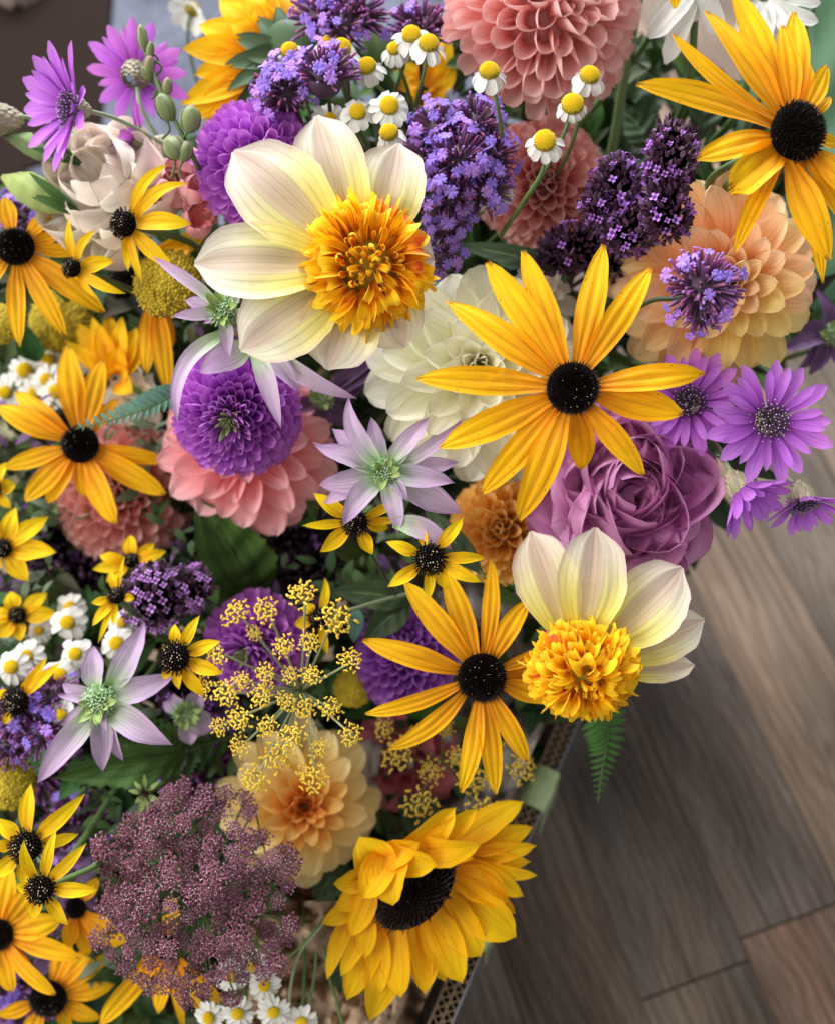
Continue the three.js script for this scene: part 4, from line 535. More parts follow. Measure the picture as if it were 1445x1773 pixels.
for (const a of [
  ['chamomile daisy at the left end of the top cluster, beside the sunflower bracts', 502, 90, 0.53, [-0.15, 0.5, 0.8], 36, 16, 12, 0.7],
  ['chamomile daisy just above the small violet verbena head at the top', 592, 84, 0.535, [0.1, 0.5, 0.85], 36, 17, 12, 0.55, [[595, 130, 0.54], [605, 190, 0.56], [640, 260, 0.6]]],
  ['chamomile daisy peeping out behind the one above the small verbena head', 568, 74, 0.55, [-0.2, 0.6, 0.8], 30, 12, 11, 0.6],
  ['chamomile daisy with petals folded down to the right, middle of the top cluster', 636, 117, 0.525, [-0.25, 0.45, 0.85], 37, 17, 12, 0.75, [[655, 150, 0.53], [675, 168, 0.54], [700, 230, 0.58]]],
  ['upper daisy of the tight trio beside the big pink ball dahlia', 712, 62, 0.53, [-0.1, 0.45, 0.85], 37, 17, 13, 0.5, [[700, 110, 0.54], [680, 170, 0.56], [660, 240, 0.6]]],
  ['right daisy of the tight trio beside the big pink ball dahlia', 741, 78, 0.522, [0.1, 0.5, 0.85], 38, 18, 12, 0.6, [[735, 120, 0.53], [722, 170, 0.545], [715, 230, 0.58]]],
  ['lower left daisy of the tight trio beside the big pink ball dahlia', 683, 86, 0.535, [-0.2, 0.4, 0.85], 32, 13, 11, 0.8],
  ['chamomile daisy showing gaps between its petals, above the cream dahlia', 619, 195, 0.525, [0, 0.25, 1], 33, 15, 8, 0.25, [[617, 225, 0.53], [614, 250, 0.54], [612, 300, 0.57]]],
  ['full round chamomile daisy left of the violet verbena', 674, 184, 0.52, [-0.05, 0.2, 1], 38, 17, 13, 0.3, [[665, 220, 0.53], [655, 260, 0.55]]],
  ['chamomile daisy whose disc leans left, right above the cream dahlia petal', 674, 232, 0.512, [-0.2, 0.5, 0.85], 34, 17, 11, 0.75],
  ['chamomile daisy tucked behind the top petal of the cream dahlia', 572, 206, 0.54, [0.1, 0.1, 1], 34, 11, 13, 0.2],
  ['chamomile daisy standing in front of the big pink ball dahlia', 846, 126, 0.505, [0, 0.55, 0.8], 40, 18, 9, 0.8, [[858, 170, 0.51], [868, 230, 0.525], [880, 330, 0.55]]],
  ['chamomile daisy at the right of the big pink ball dahlia, upper of a pair', 1019, 133, 0.505, [0.1, 0.5, 0.85], 38, 18, 10, 0.75],
  ['lower daisy of the pair at the right edge of the big pink ball dahlia', 990, 183, 0.498, [-0.05, 0.35, 0.9], 32, 20, 11, 0.9, [[978, 225, 0.505], [940, 300, 0.525], [868, 405, 0.55]]],
  ['chamomile daisy in front of the smaller salmon dahlia, on a long green stem', 942, 246, 0.49, [-0.1, 0.3, 0.95], 39, 20, 11, 0.7, [[940, 290, 0.5], [905, 350, 0.52], [866, 410, 0.55]]],
  ['chamomile daisy right behind the violet verbena head', 866, 332, 0.545, [0.3, 0.1, 0.9], 32, 12, 10, 0.3],
  ['chamomile daisy hidden in the lower right of the violet verbena', 820, 338, 0.54, [0.2, -0.1, 1], 34, 12, 11, 0.3],
  ['lone white daisy out of focus at the top edge left of the sunflower', 332, 18, 0.7, [0.3, 0.6, -0.3], 40, 14, 9, 0.5],
  ['white daisy at the bottom under the purple umbel, upper right of its bunch', 458, 1706, 0.565, [0, 0.1, 1], 30, 10.5, 15, 0.2],
  ['white daisy at the bottom edge of the bunch, third from the left', 474, 1752, 0.56, [0.1, -0.1, 1], 30, 10.5, 16, 0.15],
  ['white daisy at the bottom edge, left middle of the bunch', 412, 1754, 0.562, [0, -0.1, 1], 30, 11, 16, 0.15],
  ['white daisy cut by the bottom edge at the right end of the bunch', 522, 1770, 0.565, [0.1, -0.1, 1], 30, 11, 14, 0.2],
  ['white daisy cut by the bottom edge at the left end of the bunch', 362, 1762, 0.572, [-0.2, 0, 1], 28, 11, 14, 0.2],
  ['white daisy half covered by the lowest part of the purple umbel', 400, 1690, 0.585, [0, 0.1, 1], 30, 11, 12, 0.2],
  ['white daisy peeping over the bunch under the purple umbel', 438, 1672, 0.59, [0, 0.2, 1], 26, 10, 11, 0.2],
  ['blurred daisy upper right in the white patch above the deep orange susan', 84, 625, 0.66, [0, 0.2, 1], 32, 13, 13, 0.2],
  ['blurred daisy at the left of the white patch above the deep orange susan', 44, 642, 0.655, [0, 0.2, 1], 32, 14, 13, 0.2],
  ['blurred daisy in the middle of the white patch above the deep orange susan', 82, 658, 0.645, [0, 0.2, 1], 32, 12, 13, 0.2],
  ['blurred daisy at the lower right of the white patch above the deep orange susan', 98, 678, 0.64, [0, 0.1, 1], 32, 13, 13, 0.2],
  ['blurred daisy at the bottom of the white patch, touching the orange petals', 62, 680, 0.65, [0, 0.1, 1], 34, 12, 13, 0.2],
  ['blurred white daisy at the left edge beside the white patch', 10, 680, 0.66, [0, 0.1, 1], 36, 12, 13, 0.2],
  ['blurred single daisy between two raised petals of the deep orange susan', 146, 622, 0.665, [0, 0.3, 1], 28, 10, 12, 0.3],
  ['small daisy beside the left-edge yellow susan, topmost of the lower left daisies', 122, 1052, 0.62, [0, 0.3, 1], 30, 11, 11, 0.4],
  ['small daisy under the topmost of the lower left daisies', 118, 1078, 0.605, [0, 0.2, 1], 34, 13, 11, 0.3],
  ['pale small daisy tucked under the petals of the left-edge yellow susan', 68, 1092, 0.62, [0, 0.2, 1], 26, 8, 11, 0.4],
  ['small daisy between the lilac bee balm and the side-on yellow flower', 202, 1114, 0.59, [0, 0.2, 1], 32, 13, 11, 0.3],
  ['small daisy right above the one between bee balm and side-on yellow flower', 212, 1078, 0.61, [0, 0.3, 1], 28, 10, 11, 0.4],
  ['small daisy with separate petals upper left of the lilac bee balm', 131, 1132, 0.585, [0, 0.2, 1], 30, 12, 9, 0.4],
  ['small daisy at left, behind the broad open one near the left edge', 47, 1137, 0.6, [0, 0.2, 1], 32, 12, 12, 0.3],
  ['broad open small daisy near the left edge above the dark-coned yellow flower', 20, 1155, 0.59, [0, 0.2, 1], 34, 13, 12, 0.3],
  ['small daisy under two narrow yellow petals at the lower left', 104, 1168, 0.58, [0.1, 0.3, 0.9], 36, 12, 10, 0.5],
  ['small daisy touching the violet verbena at the lower left', 107, 1236, 0.57, [-0.1, 0, 1], 26, 10, 7, 0.3],
]) daisy(...a);

// ---------------------------------------------------------------- verbena and oregano
const vFloret = (() => {                                           // five notched lobes on a thin tube
  const mb = new MB(), lobe = sheet(6, 6, (u, v) => [v * (1 - 0.22 * (1 - Math.abs(u)) ** 2 * sst(0.5, 1, v) - 0.14 * u * u * sst(0.6, 1, v)), 0.14 * Math.sin(v * 2.4) - 0.12 * u * u * v, u * (0.09 + 0.44 * Math.pow(v, 1.15)) * (1 - 0.34 * v ** 6), v]);
  for (let k = 0; k < 5; k++) mb.add(lobe, new THREE.Matrix4().makeRotationY(k * Math.PI * 0.4 + 0.1 * (k % 2)));
  const t = new THREE.CylinderGeometry(0.16, 0.1, 1.9, 6, 1, true); mb.add(t, new THREE.Matrix4().makeTranslation(0, -0.95, 0)); const g = mb.geo(); g.deleteAttribute('color'); return g;
})();
const calyxGeo = (() => { const c = new THREE.CylinderGeometry(0.075, 0.1, 1, 6, 3, false).toNonIndexed(), p = c.attributes.position, col = []; for (let i = 0; i < p.count; i++) { const t = p.getY(i) + 0.5; col.push(...mix3([0.07, 0.03, 0.055], [0.27, 0.08, 0.24], t * t)); } c.setAttribute('color', new THREE.Float32BufferAttribute(col, 3)); c.translate(0, 0.5, 0); return c; })();
function verbHead(g, x, y, d, ndir, Rpx, N, nf, fs, max = 115, mb) {
  N = Math.round(N * 1.5); const s = g.fr.s, R = Rpx * s, c = toLocal(g, x, y, d), q = new THREE.Quaternion().setFromUnitVectors(YAX, V(...ndir).normalize()), cm = 1 - Math.cos(rad(max));
  mb.add(new THREE.IcosahedronGeometry(R * 0.52, 2), new THREE.Matrix4().makeTranslation(c.x, c.y, c.z), [0.05, 0.02, 0.045]);
  for (let i = 0; i < N; i++) {
    const th = Math.acos(1 - cm * (i + 0.5) / N), a = i * 2.39996, dir = V(Math.sin(th) * Math.cos(a), Math.cos(th), Math.sin(th) * Math.sin(a)).applyQuaternion(q).add(V(rr(-1, 1), rr(-1, 1), rr(-1, 1)).multiplyScalar(0.26)).normalize();
    const L = R * rr(0.34, 0.62), r0 = R * rr(0.38, 0.54), b = c.clone().addScaledVector(dir, r0), fl = rnd() < nf / N * 1.05 * (th < 1.75 ? 1.2 : 0.5);
    mb.add(calyxGeo, TR(b, dir, [L * 0.95, L, L * 0.95], i), [rr(0.7, 1.3), rr(0.7, 1.2), rr(0.8, 1.2)]);
    if (fl) { const f = part(g, 'floret', vFloret, pick(M.verb)); const e = b.clone().addScaledVector(dir, L * 1.12); f.position.copy(e); f.quaternion.setFromUnitVectors(YAX, dir.clone().addScaledVector(g.fr.view, 0.35).add(V(rr(-1, 1), rr(-1, 1), rr(-1, 1)).multiplyScalar(0.4)).normalize()).multiply(new THREE.Quaternion().setFromAxisAngle(YAX, rr(0, 6))); f.scale.setScalar(fs * s * rr(0.8, 1.2)); }
    else if (rnd() < 0.35) mb.add(new THREE.IcosahedronGeometry(0.075, 1), TR(b.clone().addScaledVector(dir, L * 1.03), dir, L), [0.3, 0.16, 0.55]);
  }
}
function verbena(label, x, y, d, n, heads, st) {
  const g = thing('verbena', label, 'verbena', x, y, d, n), mb = new MB(); for (const h of heads) verbHead(g, ...h, mb); part(g, 'calyces', mb.geo(), M.vc, 'stuff');
  if (st) pxTube(g, st, 0.0011, M.stemDark, 'stem'); else stem(g, 0.0012, M.stemPurple); return g;
}
verbena('large violet verbena head with a trailing lower tip, right of the cream dahlia', 790, 270, 0.53, [0, 0.15, 1], [
  [762, 226, 0.533, [-0.35, 1, -0.35], 56, 62, 17, 12.5, 105], [822, 222, 0.533, [0.3, 1, -0.35], 56, 62, 17, 12.5, 105], [740, 278, 0.534, [-0.5, 1, 0], 52, 50, 14, 12.5, 100], [796, 280, 0.526, [0, 1, 0], 58, 70, 22, 12.5, 100], [848, 274, 0.534, [0.55, 1, 0], 50, 50, 14, 12.5, 100],
  [776, 340, 0.53, [-0.15, 1, 0.2], 54, 60, 17, 12.5, 100], [838, 330, 0.533, [0.4, 1, 0.2], 50, 48, 10, 12, 100], [770, 395, 0.533, [-0.1, 1, 0.35], 42, 40, 12, 12, 100], [768, 446, 0.536, [-0.1, 0.8, 0.7], 34, 30, 8, 11, 105]]);
verbena('single violet verbena sprig lying across the peach dahlia', 1216, 502, 0.478, [0.1, 0.05, 1], [[1214, 500, 0.478, [0.05, 1, 0.05], 66, 120, 20, 13, 112], [1212, 545, 0.48, [0, 0.6, 0.8], 40, 26, 6, 11, 90]], [[1218, 502, 0.486], [1170, 516, 0.492], [1132, 519, 0.5], [1060, 560, 0.53]]);
verbena('dark violet verbena head at the top edge, right of the sunflower', 592, 32, 0.56, [0, 0.6, 0.8], [[560, 34, 0.562, [-0.3, 1, -0.3], 56, 70, 9, 11, 100], [618, 32, 0.562, [0.3, 1, -0.3], 58, 74, 10, 11, 100], [592, 50, 0.558, [0, 1, 0.3], 56, 60, 8, 11, 100]]);
verbena('small violet verbena head among the top daisies, upright with dark base', 566, 122, 0.52, [0, 0.7, 0.7], [[562, 138, 0.523, [0.1, 1, -0.15], 62, 80, 16, 11, 80]], [[566, 150, 0.526], [570, 175, 0.535], [575, 240, 0.56]]);
verbena('violet verbena head resting on the upper violet pompon', 500, 152, 0.53, [-0.2, 0.6, 0.8], [[498, 162, 0.535, [-0.1, 1, 0], 62, 95, 24, 12, 95]]);
verbena('verbena head behind the daisy trio at the top, beside the pink dahlia', 725, 50, 0.575, [0, 0.6, 0.8], [[728, 58, 0.575, [0, 1, -0.1], 56, 90, 7, 10, 95]]);
verbena('violet verbena with many open florets at the left edge, lower half', 55, 1245, 0.575, [0, 0.2, 1], [[30, 1240, 0.577, [-0.2, 1, 0], 50, 62, 9, 11, 105], [75, 1268, 0.575, [0.2, 1, 0.2], 52, 66, 10, 11, 105], [20, 1290, 0.58, [0, 1, 0.3], 44, 54, 6, 11, 105], [95, 1205, 0.58, [0.3, 0.8, -0.2], 48, 60, 9, 11, 100]]);
verbena('dark verbena deep behind the dill umbel, above the purple lace', 345, 1325, 0.66, [0, 0.1, 1], [[352, 1335, 0.66, [0, 1, 0], 70, 130, 20, 11, 110], [395, 1240, 0.665, [0, 1, 0], 60, 110, 14, 11, 110]]);
verbena('dusky verbena head under the lilac bee balm at the left', 130, 1420, 0.66, [0, 0.1, 1], [[140, 1430, 0.66, [0, 1, 0], 70, 130, 14, 11, 110], [70, 1330, 0.665, [0, 1, 0], 60, 90, 10, 11, 110]]);
verbena('dark verbena at the bottom left corner behind the orange susan', 15, 1715, 0.66, [0, 0.1, 1], [[10, 1720, 0.665, [0, 1, 0], 60, 100, 12, 12, 110], [60, 1760, 0.67, [0, 1, 0], 46, 60, 6, 12, 110]]);
verbena('blurred purple verbena behind the golden susan at the left edge', 60, 375, 0.62, [0, 0.2, 1], [[58, 378, 0.625, [0, 1, 0], 60, 100, 24, 13, 105]]);

const bractGeo = (() => { const g = spoon({ w: 0.42, prof: PROF.lance, roll: () => 1.0, bend: (v) => 0.5 * v, nu: 3, nv: 3 }); g.rotateZ(Math.PI / 2); return g; })();   // points up +Y
const orFloret = (() => { const mb = new MB(); mb.add(new THREE.CylinderGeometry(0.34, 0.16, 1, 8, 2, true), new THREE.Matrix4().makeTranslation(0, 0.3, 0)); const lobe = sheet(3, 2, (u, v) => [0.3 + v * 0.42, 0.8 + 0.12 * v, u * (0.26 - 0.1 * v * v), v]); for (let k = 0; k < 4; k++) mb.add(lobe, new THREE.Matrix4().makeRotationY(k * Math.PI / 2 + 0.3)); const g = mb.geo(); g.deleteAttribute('color'); return g; })();
function oregano(label, x, y, d, blobs, { dark = [0.045, 0.014, 0.038], light = [0.13, 0.045, 0.11], fl = M.orFl, share = 0.2, fs = 11.5, bs = 15 } = {}) {
  const g = thing('oregano', label, 'oregano', x, y, d, [0, 0.2, 1]), mb = new MB(), s = g.fr.s;
  for (let [cx, cy, rx, ry, ang, N, dd = 0] of blobs) {
    const c = toLocal(g, cx, cy, d + dd), ax = DIR(Math.sin(ang), Math.cos(ang), 0.2).transformDirection(g.fr.inv), sd = DIR(Math.cos(ang), -Math.sin(ang), 0).transformDirection(g.fr.inv), fw = ax.clone().cross(sd).normalize();
    mb.add(new THREE.IcosahedronGeometry(1, 2), new THREE.Matrix4().makeBasis(sd.clone().multiplyScalar(rx * s * 0.66), ax.clone().multiplyScalar(ry * s * 0.72), fw.clone().multiplyScalar(rx * s * 0.66)).setPosition(c), mul3(dark, 0.6)); N = Math.round(N * 1.5);
    for (let i = 0; i < N; i++) {
      const z = 1 - 2 * (i + 0.5) / N, r = Math.sqrt(1 - z * z), a = i * 2.39996, o = sd.clone().multiplyScalar(r * Math.cos(a)).addScaledVector(fw, r * Math.sin(a)), dep = rr(0.72, 1.02);
      const p = c.clone().addScaledVector(ax, z * ry * s * dep).addScaledVector(o, rx * s * dep), n = o.clone().multiplyScalar(1).addScaledVector(ax, 0.55 + z * 0.8).normalize();
      if (rnd() < share) { const f = part(g, 'floret', orFloret, pick(fl)); f.position.copy(p).addScaledVector(n, fs * s * 0.3); f.quaternion.setFromUnitVectors(YAX, n); f.scale.setScalar(fs * s * rr(0.6, 1.1)); }
      else for (let k = 0; k < 2; k++) mb.add(bractGeo, TR(p, n.clone().add(V(rr(-1, 1), rr(-1, 1), rr(-1, 1)).multiplyScalar(0.5)), bs * s * rr(0.7, 1.2), rr(0, 6)), mix3(dark, light, rnd() * rnd()));
    }
  }
  part(g, 'bracts', mb.geo(), M.vc, 'stuff'); stem(g, 0.0012, M.stemPurple); return g;
}
oregano('tall dark purple oregano spike left of the upper right susan', 1155, 318, 0.5, [[1160, 275, 44, 66, 0.1, 150], [1152, 360, 40, 58, -0.15, 130]]);
oregano('second dark purple oregano spike, between the salmon dahlia and the tall spike', 1072, 355, 0.525, [[1066, 330, 44, 58, -0.05, 130], [1088, 395, 48, 46, 0, 110], [1035, 360, 26, 30, -0.4, 50]]);
oregano('low mass of dark oregano above the central susan, beside the cream buds', 1000, 440, 0.56, [[1000, 430, 66, 40, 0, 120], [970, 445, 40, 26, 0, 60], [1060, 440, 40, 44, 0, 90]], { share: 0.1 });
oregano('lavender oregano spike with pink-violet florets, left of the dark serrated leaf', 285, 1030, 0.575, [[272, 1035, 58, 58, -0.6, 150], [330, 1020, 40, 36, -1.2, 90, 0.008]], { share: 0.4, light: [0.16, 0.09, 0.12], fl: tinted(M.orFl[0], [0.5, 0.26, 0.62], [0.42, 0.2, 0.52]) });
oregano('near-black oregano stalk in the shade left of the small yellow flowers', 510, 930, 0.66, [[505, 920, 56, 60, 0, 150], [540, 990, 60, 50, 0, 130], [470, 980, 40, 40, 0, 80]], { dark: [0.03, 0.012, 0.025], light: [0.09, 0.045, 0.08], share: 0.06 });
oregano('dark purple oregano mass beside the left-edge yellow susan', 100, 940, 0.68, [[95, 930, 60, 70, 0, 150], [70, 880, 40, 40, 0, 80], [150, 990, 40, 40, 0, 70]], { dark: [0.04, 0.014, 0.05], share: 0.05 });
oregano('purple oregano in shade under the small yellow flower and lilac bract', 330, 1200, 0.62, [[318, 1200, 40, 50, 0, 90], [355, 1215, 30, 40, 0, 60]], { share: 0.2 });

// ---------------------------------------------------------------- purple xeranthemum daisies
const xPetal = [0, 1, 2].map((k) => spoon({ w: 0.15, prof: spl([0.3, 0.5, 0.72, 0.9, 1, 0.98, 0.82, 0.2]), roll: () => 0.45, bend: (v) => [0.1, 0.0, -0.1][k] * v, nu: 5, nv: 8, ridge: 0.014 }));
const xDisc = (() => { const mb = new MB(), c = new THREE.ConeGeometry(0.06, 0.34, 4), t = new THREE.OctahedronGeometry(0.05, 0); for (let i = 0; i < 120; i++) { const q = domePoint(i, 120, 0.5), e = q.p.clone().addScaledVector(q.n, 0.12); mb.add(c, TR(e, q.n.clone().add(V(rr(-0.3, 0.3), 0, rr(-0.3, 0.3))), rr(0.8, 1.2)), [0.09, 0.035, 0.12]); if (i % 2 === 0) mb.add(t, TR(e.clone().addScaledVector(q.n, 0.18), q.n, rr(0.7, 1.2)), [0.5, 0.42, 0.6]); } return mb.geo(); })();
const calyxScales = (() => { const mb = new MB(); for (let i = 0; i < 70; i++) { const t = i / 70, a = i * 2.39996, y = -1.3 + t * 1.3, r = 0.25 + 0.5 * Math.sin(Math.min(1, t * 1.2) * 1.7); mb.add(bractGeo, TR(V(Math.cos(a) * r, y, Math.sin(a) * r), V(Math.cos(a) * 0.35, 1, Math.sin(a) * 0.35), [0.5, 0.62, 0.5], -a), mix3([0.24, 0.23, 0.13], [0.46, 0.4, 0.28], rnd())); } return mb.geo(); })();
function xer(label, x, y, d, n, r, rd, { N = 14, el = 0.1, mats = M.xer, st, calyx = 1 } = {}) {
  const g = thing('xeranthemum', label, 'everlasting flower', x, y, d, n), s = g.fr.s, q = part(g, 'disc_florets', xDisc, M.vc, 'stuff'); q.scale.setScalar(rd * s);
  const k = part(g, 'calyx', calyxScales, M.vc); k.scale.setScalar(rd * s * 1.05 * calyx);
  for (let row = 0; row < 2; row++) for (let i = 0; i < N; i++) { const az = (i + row * 0.5) / N * Math.PI * 2 + rr(-0.1, 0.1), L = (r - rd * 0.6) * s * (row ? 0.8 : 1) * rr(0.92, 1.06); put(g, 'petal', pick(xPetal), pick(mats), az, el + row * 0.14 + rr(-0.07, 0.07), V(Math.cos(az) * rd * s * 0.72, -0.08 * rd * s + row * 0.0008, -Math.sin(az) * rd * s * 0.72), [L, L, L * (row ? 0.8 : 1.05)], rr(-0.2, 0.2)); }
  if (st) pxTube(g, st, 0.0011, M.stemPale, 'stem'); else stem(g, 0.0011, M.stemPale); return g;
}
xer('fully open bright purple everlasting daisy at the right edge, below the peach dahlia', 1331, 729, 0.5, [0.02, 0.0, 1], 108, 30, { N: 13 });
xer('purple everlasting daisy half covered by petals of the central susan', 1192, 697, 0.53, [-0.25, 0.15, 0.95], 94, 27, { N: 13 });
xer('drooping purple everlasting daisy seen from the side under the open one', 1284, 846, 0.515, [0.5, -0.72, 0.42], 92, 24, { el: 0.75, N: 12, calyx: 1.25, st: [[1276, 832, 0.515], [1258, 805, 0.525], [1240, 770, 0.54], [1200, 760, 0.57]] });
xer('rightmost drooping purple everlasting daisy over the bare floor', 1388, 868, 0.53, [0.05, -0.8, 0.45], 74, 22, { el: 0.5, N: 11, calyx: 1.35, st: [[1380, 850, 0.53], [1365, 830, 0.535], [1330, 810, 0.55], [1240, 790, 0.59]] });
xer('violet everlasting daisy near the upper left corner, turned to the left', 124, 186, 0.53, [-0.72, -0.08, 0.7], 112, 27, { el: 0.42, N: 12, st: [[138, 188, 0.532], [200, 205, 0.545], [285, 250, 0.57], [380, 300, 0.6]] });
xer('violet everlasting daisy seen from behind, upper left beside the bud stalk', 236, 128, 0.585, [0.05, 0.5, -0.75], 88, 26, { el: 0.12, N: 12, mats: M.xerPink, calyx: 1.15, st: [[238, 152, 0.58], [242, 180, 0.578], [262, 220, 0.585], [330, 300, 0.62]] });
xer('small pink-purple everlasting daisy facing left above the white lisianthus', 236, 240, 0.565, [-0.75, 0.4, 0.25], 62, 22, { el: 0.55, N: 10, mats: M.xerPink });
xer('pink everlasting daisy cut off by the upper left edge', -6, 206, 0.55, [-0.85, -0.1, 0.3], 70, 24, { el: 0.5, N: 10, mats: M.xerPink, calyx: 1.4, st: [[5, 200, 0.552], [60, 205, 0.56], [140, 235, 0.57], [250, 270, 0.6]] });

// ---------------------------------------------------------------- lilac bee balm with long bracts
function beeBalm(label, x, y, d, n, bracts, { mats = M.mon, r = 26, centre = true } = {}) {
  const g = thing('bee_balm', label, 'bee balm', x, y, d, n), s = g.fr.s; pxPetals(g, bracts.map((q) => { const k = q.slice(); k[3] *= 0.8; return k; }), mats, { prof: PROF.lance, r0: 10, cup: 0.5, ridge: 0.07, wav: 0.22, notch: 0, jit: 0.2, nv: 16 }, 'bract');
  if (centre) {
    const mb = new MB(), c = new THREE.CylinderGeometry(0.05, 0.085, 0.55, 5, 1), h = new THREE.ConeGeometry(0.045, 0.22, 4);
    for (let i = 0; i < 95; i++) { const q = domePoint(i, 95, 0.7), dir = q.n.clone().add(V(rr(-0.3, 0.3), 0, rr(-0.3, 0.3))), col = mix3([0.2, 0.42, 0.12], [0.55, 0.7, 0.45], rnd()); mb.add(c, TR(q.p.clone().multiplyScalar(0.75), dir, rr(0.8, 1.2)), col); for (let k = 0; k < 3; k++) mb.add(h, TR(q.p.clone().multiplyScalar(0.75).addScaledVector(q.n, 0.3), dir.clone().add(V(rr(-0.6, 0.6), 0, rr(-0.6, 0.6))), 1), mix3(col, [0.3, 0.25, 0.2], 0.4)); }
    part(g, 'calyces', mb.geo(), M.vc, 'stuff').scale.setScalar(r * s);
    for (let i = 0; i < 8; i++) { const az = rr(0, 6.28); put(g, 'inner_bract', SH.pointed[i % 3], M.budGreen, az, rr(0.5, 1.2), V(Math.cos(az) * r * 0.35 * s, r * 0.4 * s, -Math.sin(az) * r * 0.35 * s), r * s * rr(0.7, 1.15)); }
  }
  stem(g, 0.0015); return g;
}
beeBalm('lilac bee balm with spreading pointed bracts and green heart, at the centre', 665, 818, 0.495, [0, -0.05, 1], [
  [800, 888, 30, 32, 0.06], [560, 872, 25, 24, 0.06], [604, 686, -6, 22, 0.1, { side: -0.12 }], [642, 722, 20, 20, 0.05], [575, 742, 15, 24, 0.06], [743, 722, 6, 22, 0.07], [802, 724, -14, 15, 0.06, { side: 0.04 }], [715, 745, 25, 22, 0.05], [545, 772, -2, 24, 0.07], [540, 765, 12, 15, 0.05],
  [552, 840, 10, 30, 0.07], [786, 836, -4, 25, 0.08], [794, 800, 22, 22, 0.06], [594, 910, -8, 25, 0.1, { side: 0.08 }], [706, 868, -20, 15, 0.12], [688, 925, -14, 22, 0.1, { side: -0.04 }]], { r: 27 });
{ const g = scene.getObjectByName('bee_balm'); pxPetals(g, [[782, 952, -6, 19, 0.08, { b: [680, 905, -14], side: -0.12 }]], M.mon, { prof: PROF.lance, cup: 0.3, ridge: 0.05, notch: 0 }, 'bract'); }
beeBalm('dusty lilac bee balm with a grey-green spiky heart, under the cream dahlia at left', 390, 540, 0.515, [-0.2, 0.1, 1], [
  [344, 645, 25, 34, 0.05, { b: [430, 600, 20] }], [264, 444, -4, 15, 0.08], [298, 548, -4, 14, 0.07], [320, 520, 5, 18, 0.06], [352, 560, -6, 10, 0.08], [398, 622, -14, 16, 0.08], [308, 736, -10, 20, 0.1, { side: 0.16, b: [395, 575, 0] }],
  [486, 742, 0, 22, 0.1, { b: [440, 610, 5], side: -0.06 }], [520, 682, 5, 22, 0.08, { b: [450, 600, 8] }], [618, 690, 20, 20, 0.06, { b: [470, 610, 10], side: 0.05 }], [430, 480, 10, 12, 0.06], [440, 560, 10, 14, 0.06]], { r: 30 });
beeBalm('lilac bee balm with a bright green heart at the lower left', 175, 1215, 0.535, [-0.05, 0.05, 1], [
  [163, 1118, 10, 26, 0.07, { b: [170, 1195] }], [250, 1076, -6, 28, 0.08, { side: 0.06, b: [190, 1190] }], [108, 1184, 5, 20, 0.08], [100, 1204, -8, 10, 0.08], [64, 1356, -6, 28, 0.08], [110, 1262, 16, 20, 0.06], [178, 1336, 4, 24, 0.09], [214, 1318, 8, 20, 0.08], [300, 1290, -8, 32, 0.12, { side: -0.05 }], [304, 1168, 5, 28, 0.08], [185, 1272, -24, 10, 0.14]], { r: 34 });
beeBalm('shaded lilac bee balm half hidden right of the bright green-hearted one', 322, 1235, 0.6, [0.2, 0, 1], [[368, 1266, 5, 28, 0.07], [282, 1216, 5, 16, 0.06], [300, 1200, 0, 16, 0.06], [330, 1290, 8, 22, 0.06], [350, 1200, 8, 22, 0.06]], { r: 24 });
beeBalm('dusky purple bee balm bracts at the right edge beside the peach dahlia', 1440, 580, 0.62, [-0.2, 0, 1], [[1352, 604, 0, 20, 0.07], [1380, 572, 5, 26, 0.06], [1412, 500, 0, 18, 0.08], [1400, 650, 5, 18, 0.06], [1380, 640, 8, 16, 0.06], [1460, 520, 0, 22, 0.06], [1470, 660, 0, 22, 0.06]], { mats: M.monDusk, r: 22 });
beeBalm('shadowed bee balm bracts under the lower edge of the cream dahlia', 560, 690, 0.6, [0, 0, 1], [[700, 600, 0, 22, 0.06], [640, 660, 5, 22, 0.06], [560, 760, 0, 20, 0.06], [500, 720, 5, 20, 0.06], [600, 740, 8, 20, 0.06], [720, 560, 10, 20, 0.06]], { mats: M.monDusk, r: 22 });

// ---------------------------------------------------------------- lace umbels and dill
function umbelletGeo(n, k, cols, bead) {                            // a little cushion of beads on hair-thin rays
  const mb = new MB(), o = new THREE.IcosahedronGeometry(0.11 * bead, 1), c = new THREE.CylinderGeometry(0.012, 0.012, 1, 3, 1, true), w = new THREE.OctahedronGeometry(0.034, 0);
  for (let i = 0; i < n; i++) {
    const q = domePoint(i, n, 0.55), e = q.p.clone().multiplyScalar(rr(0.7, 1.1)), dir = e.clone().add(V(0, 0.7, 0));
    mb.add(c, TR(e.clone().addScaledVector(dir, -0.5), dir, [1, dir.length(), 1]), cols.ray);
    for (let b = 0; b < k; b++) { const a = b * 2.4 + i, rr_ = b ? 0.13 * bead : 0, f = e.clone().add(V(Math.cos(a) * rr_, rr(-0.03, 0.06), Math.sin(a) * rr_)); mb.add(o, TR(f, q.n, [rr(0.7, 1.1), rr(0.6, 1), rr(0.7, 1.1)], a), mix3(cols.a, cols.b, rnd())); if (rnd() < cols.white) mb.add(w, TR(f.clone().addScaledVector(q.n, 0.11 * bead), q.n, rr(0.7, 1.2)), cols.w); }
  }
  return mb.geo();
}
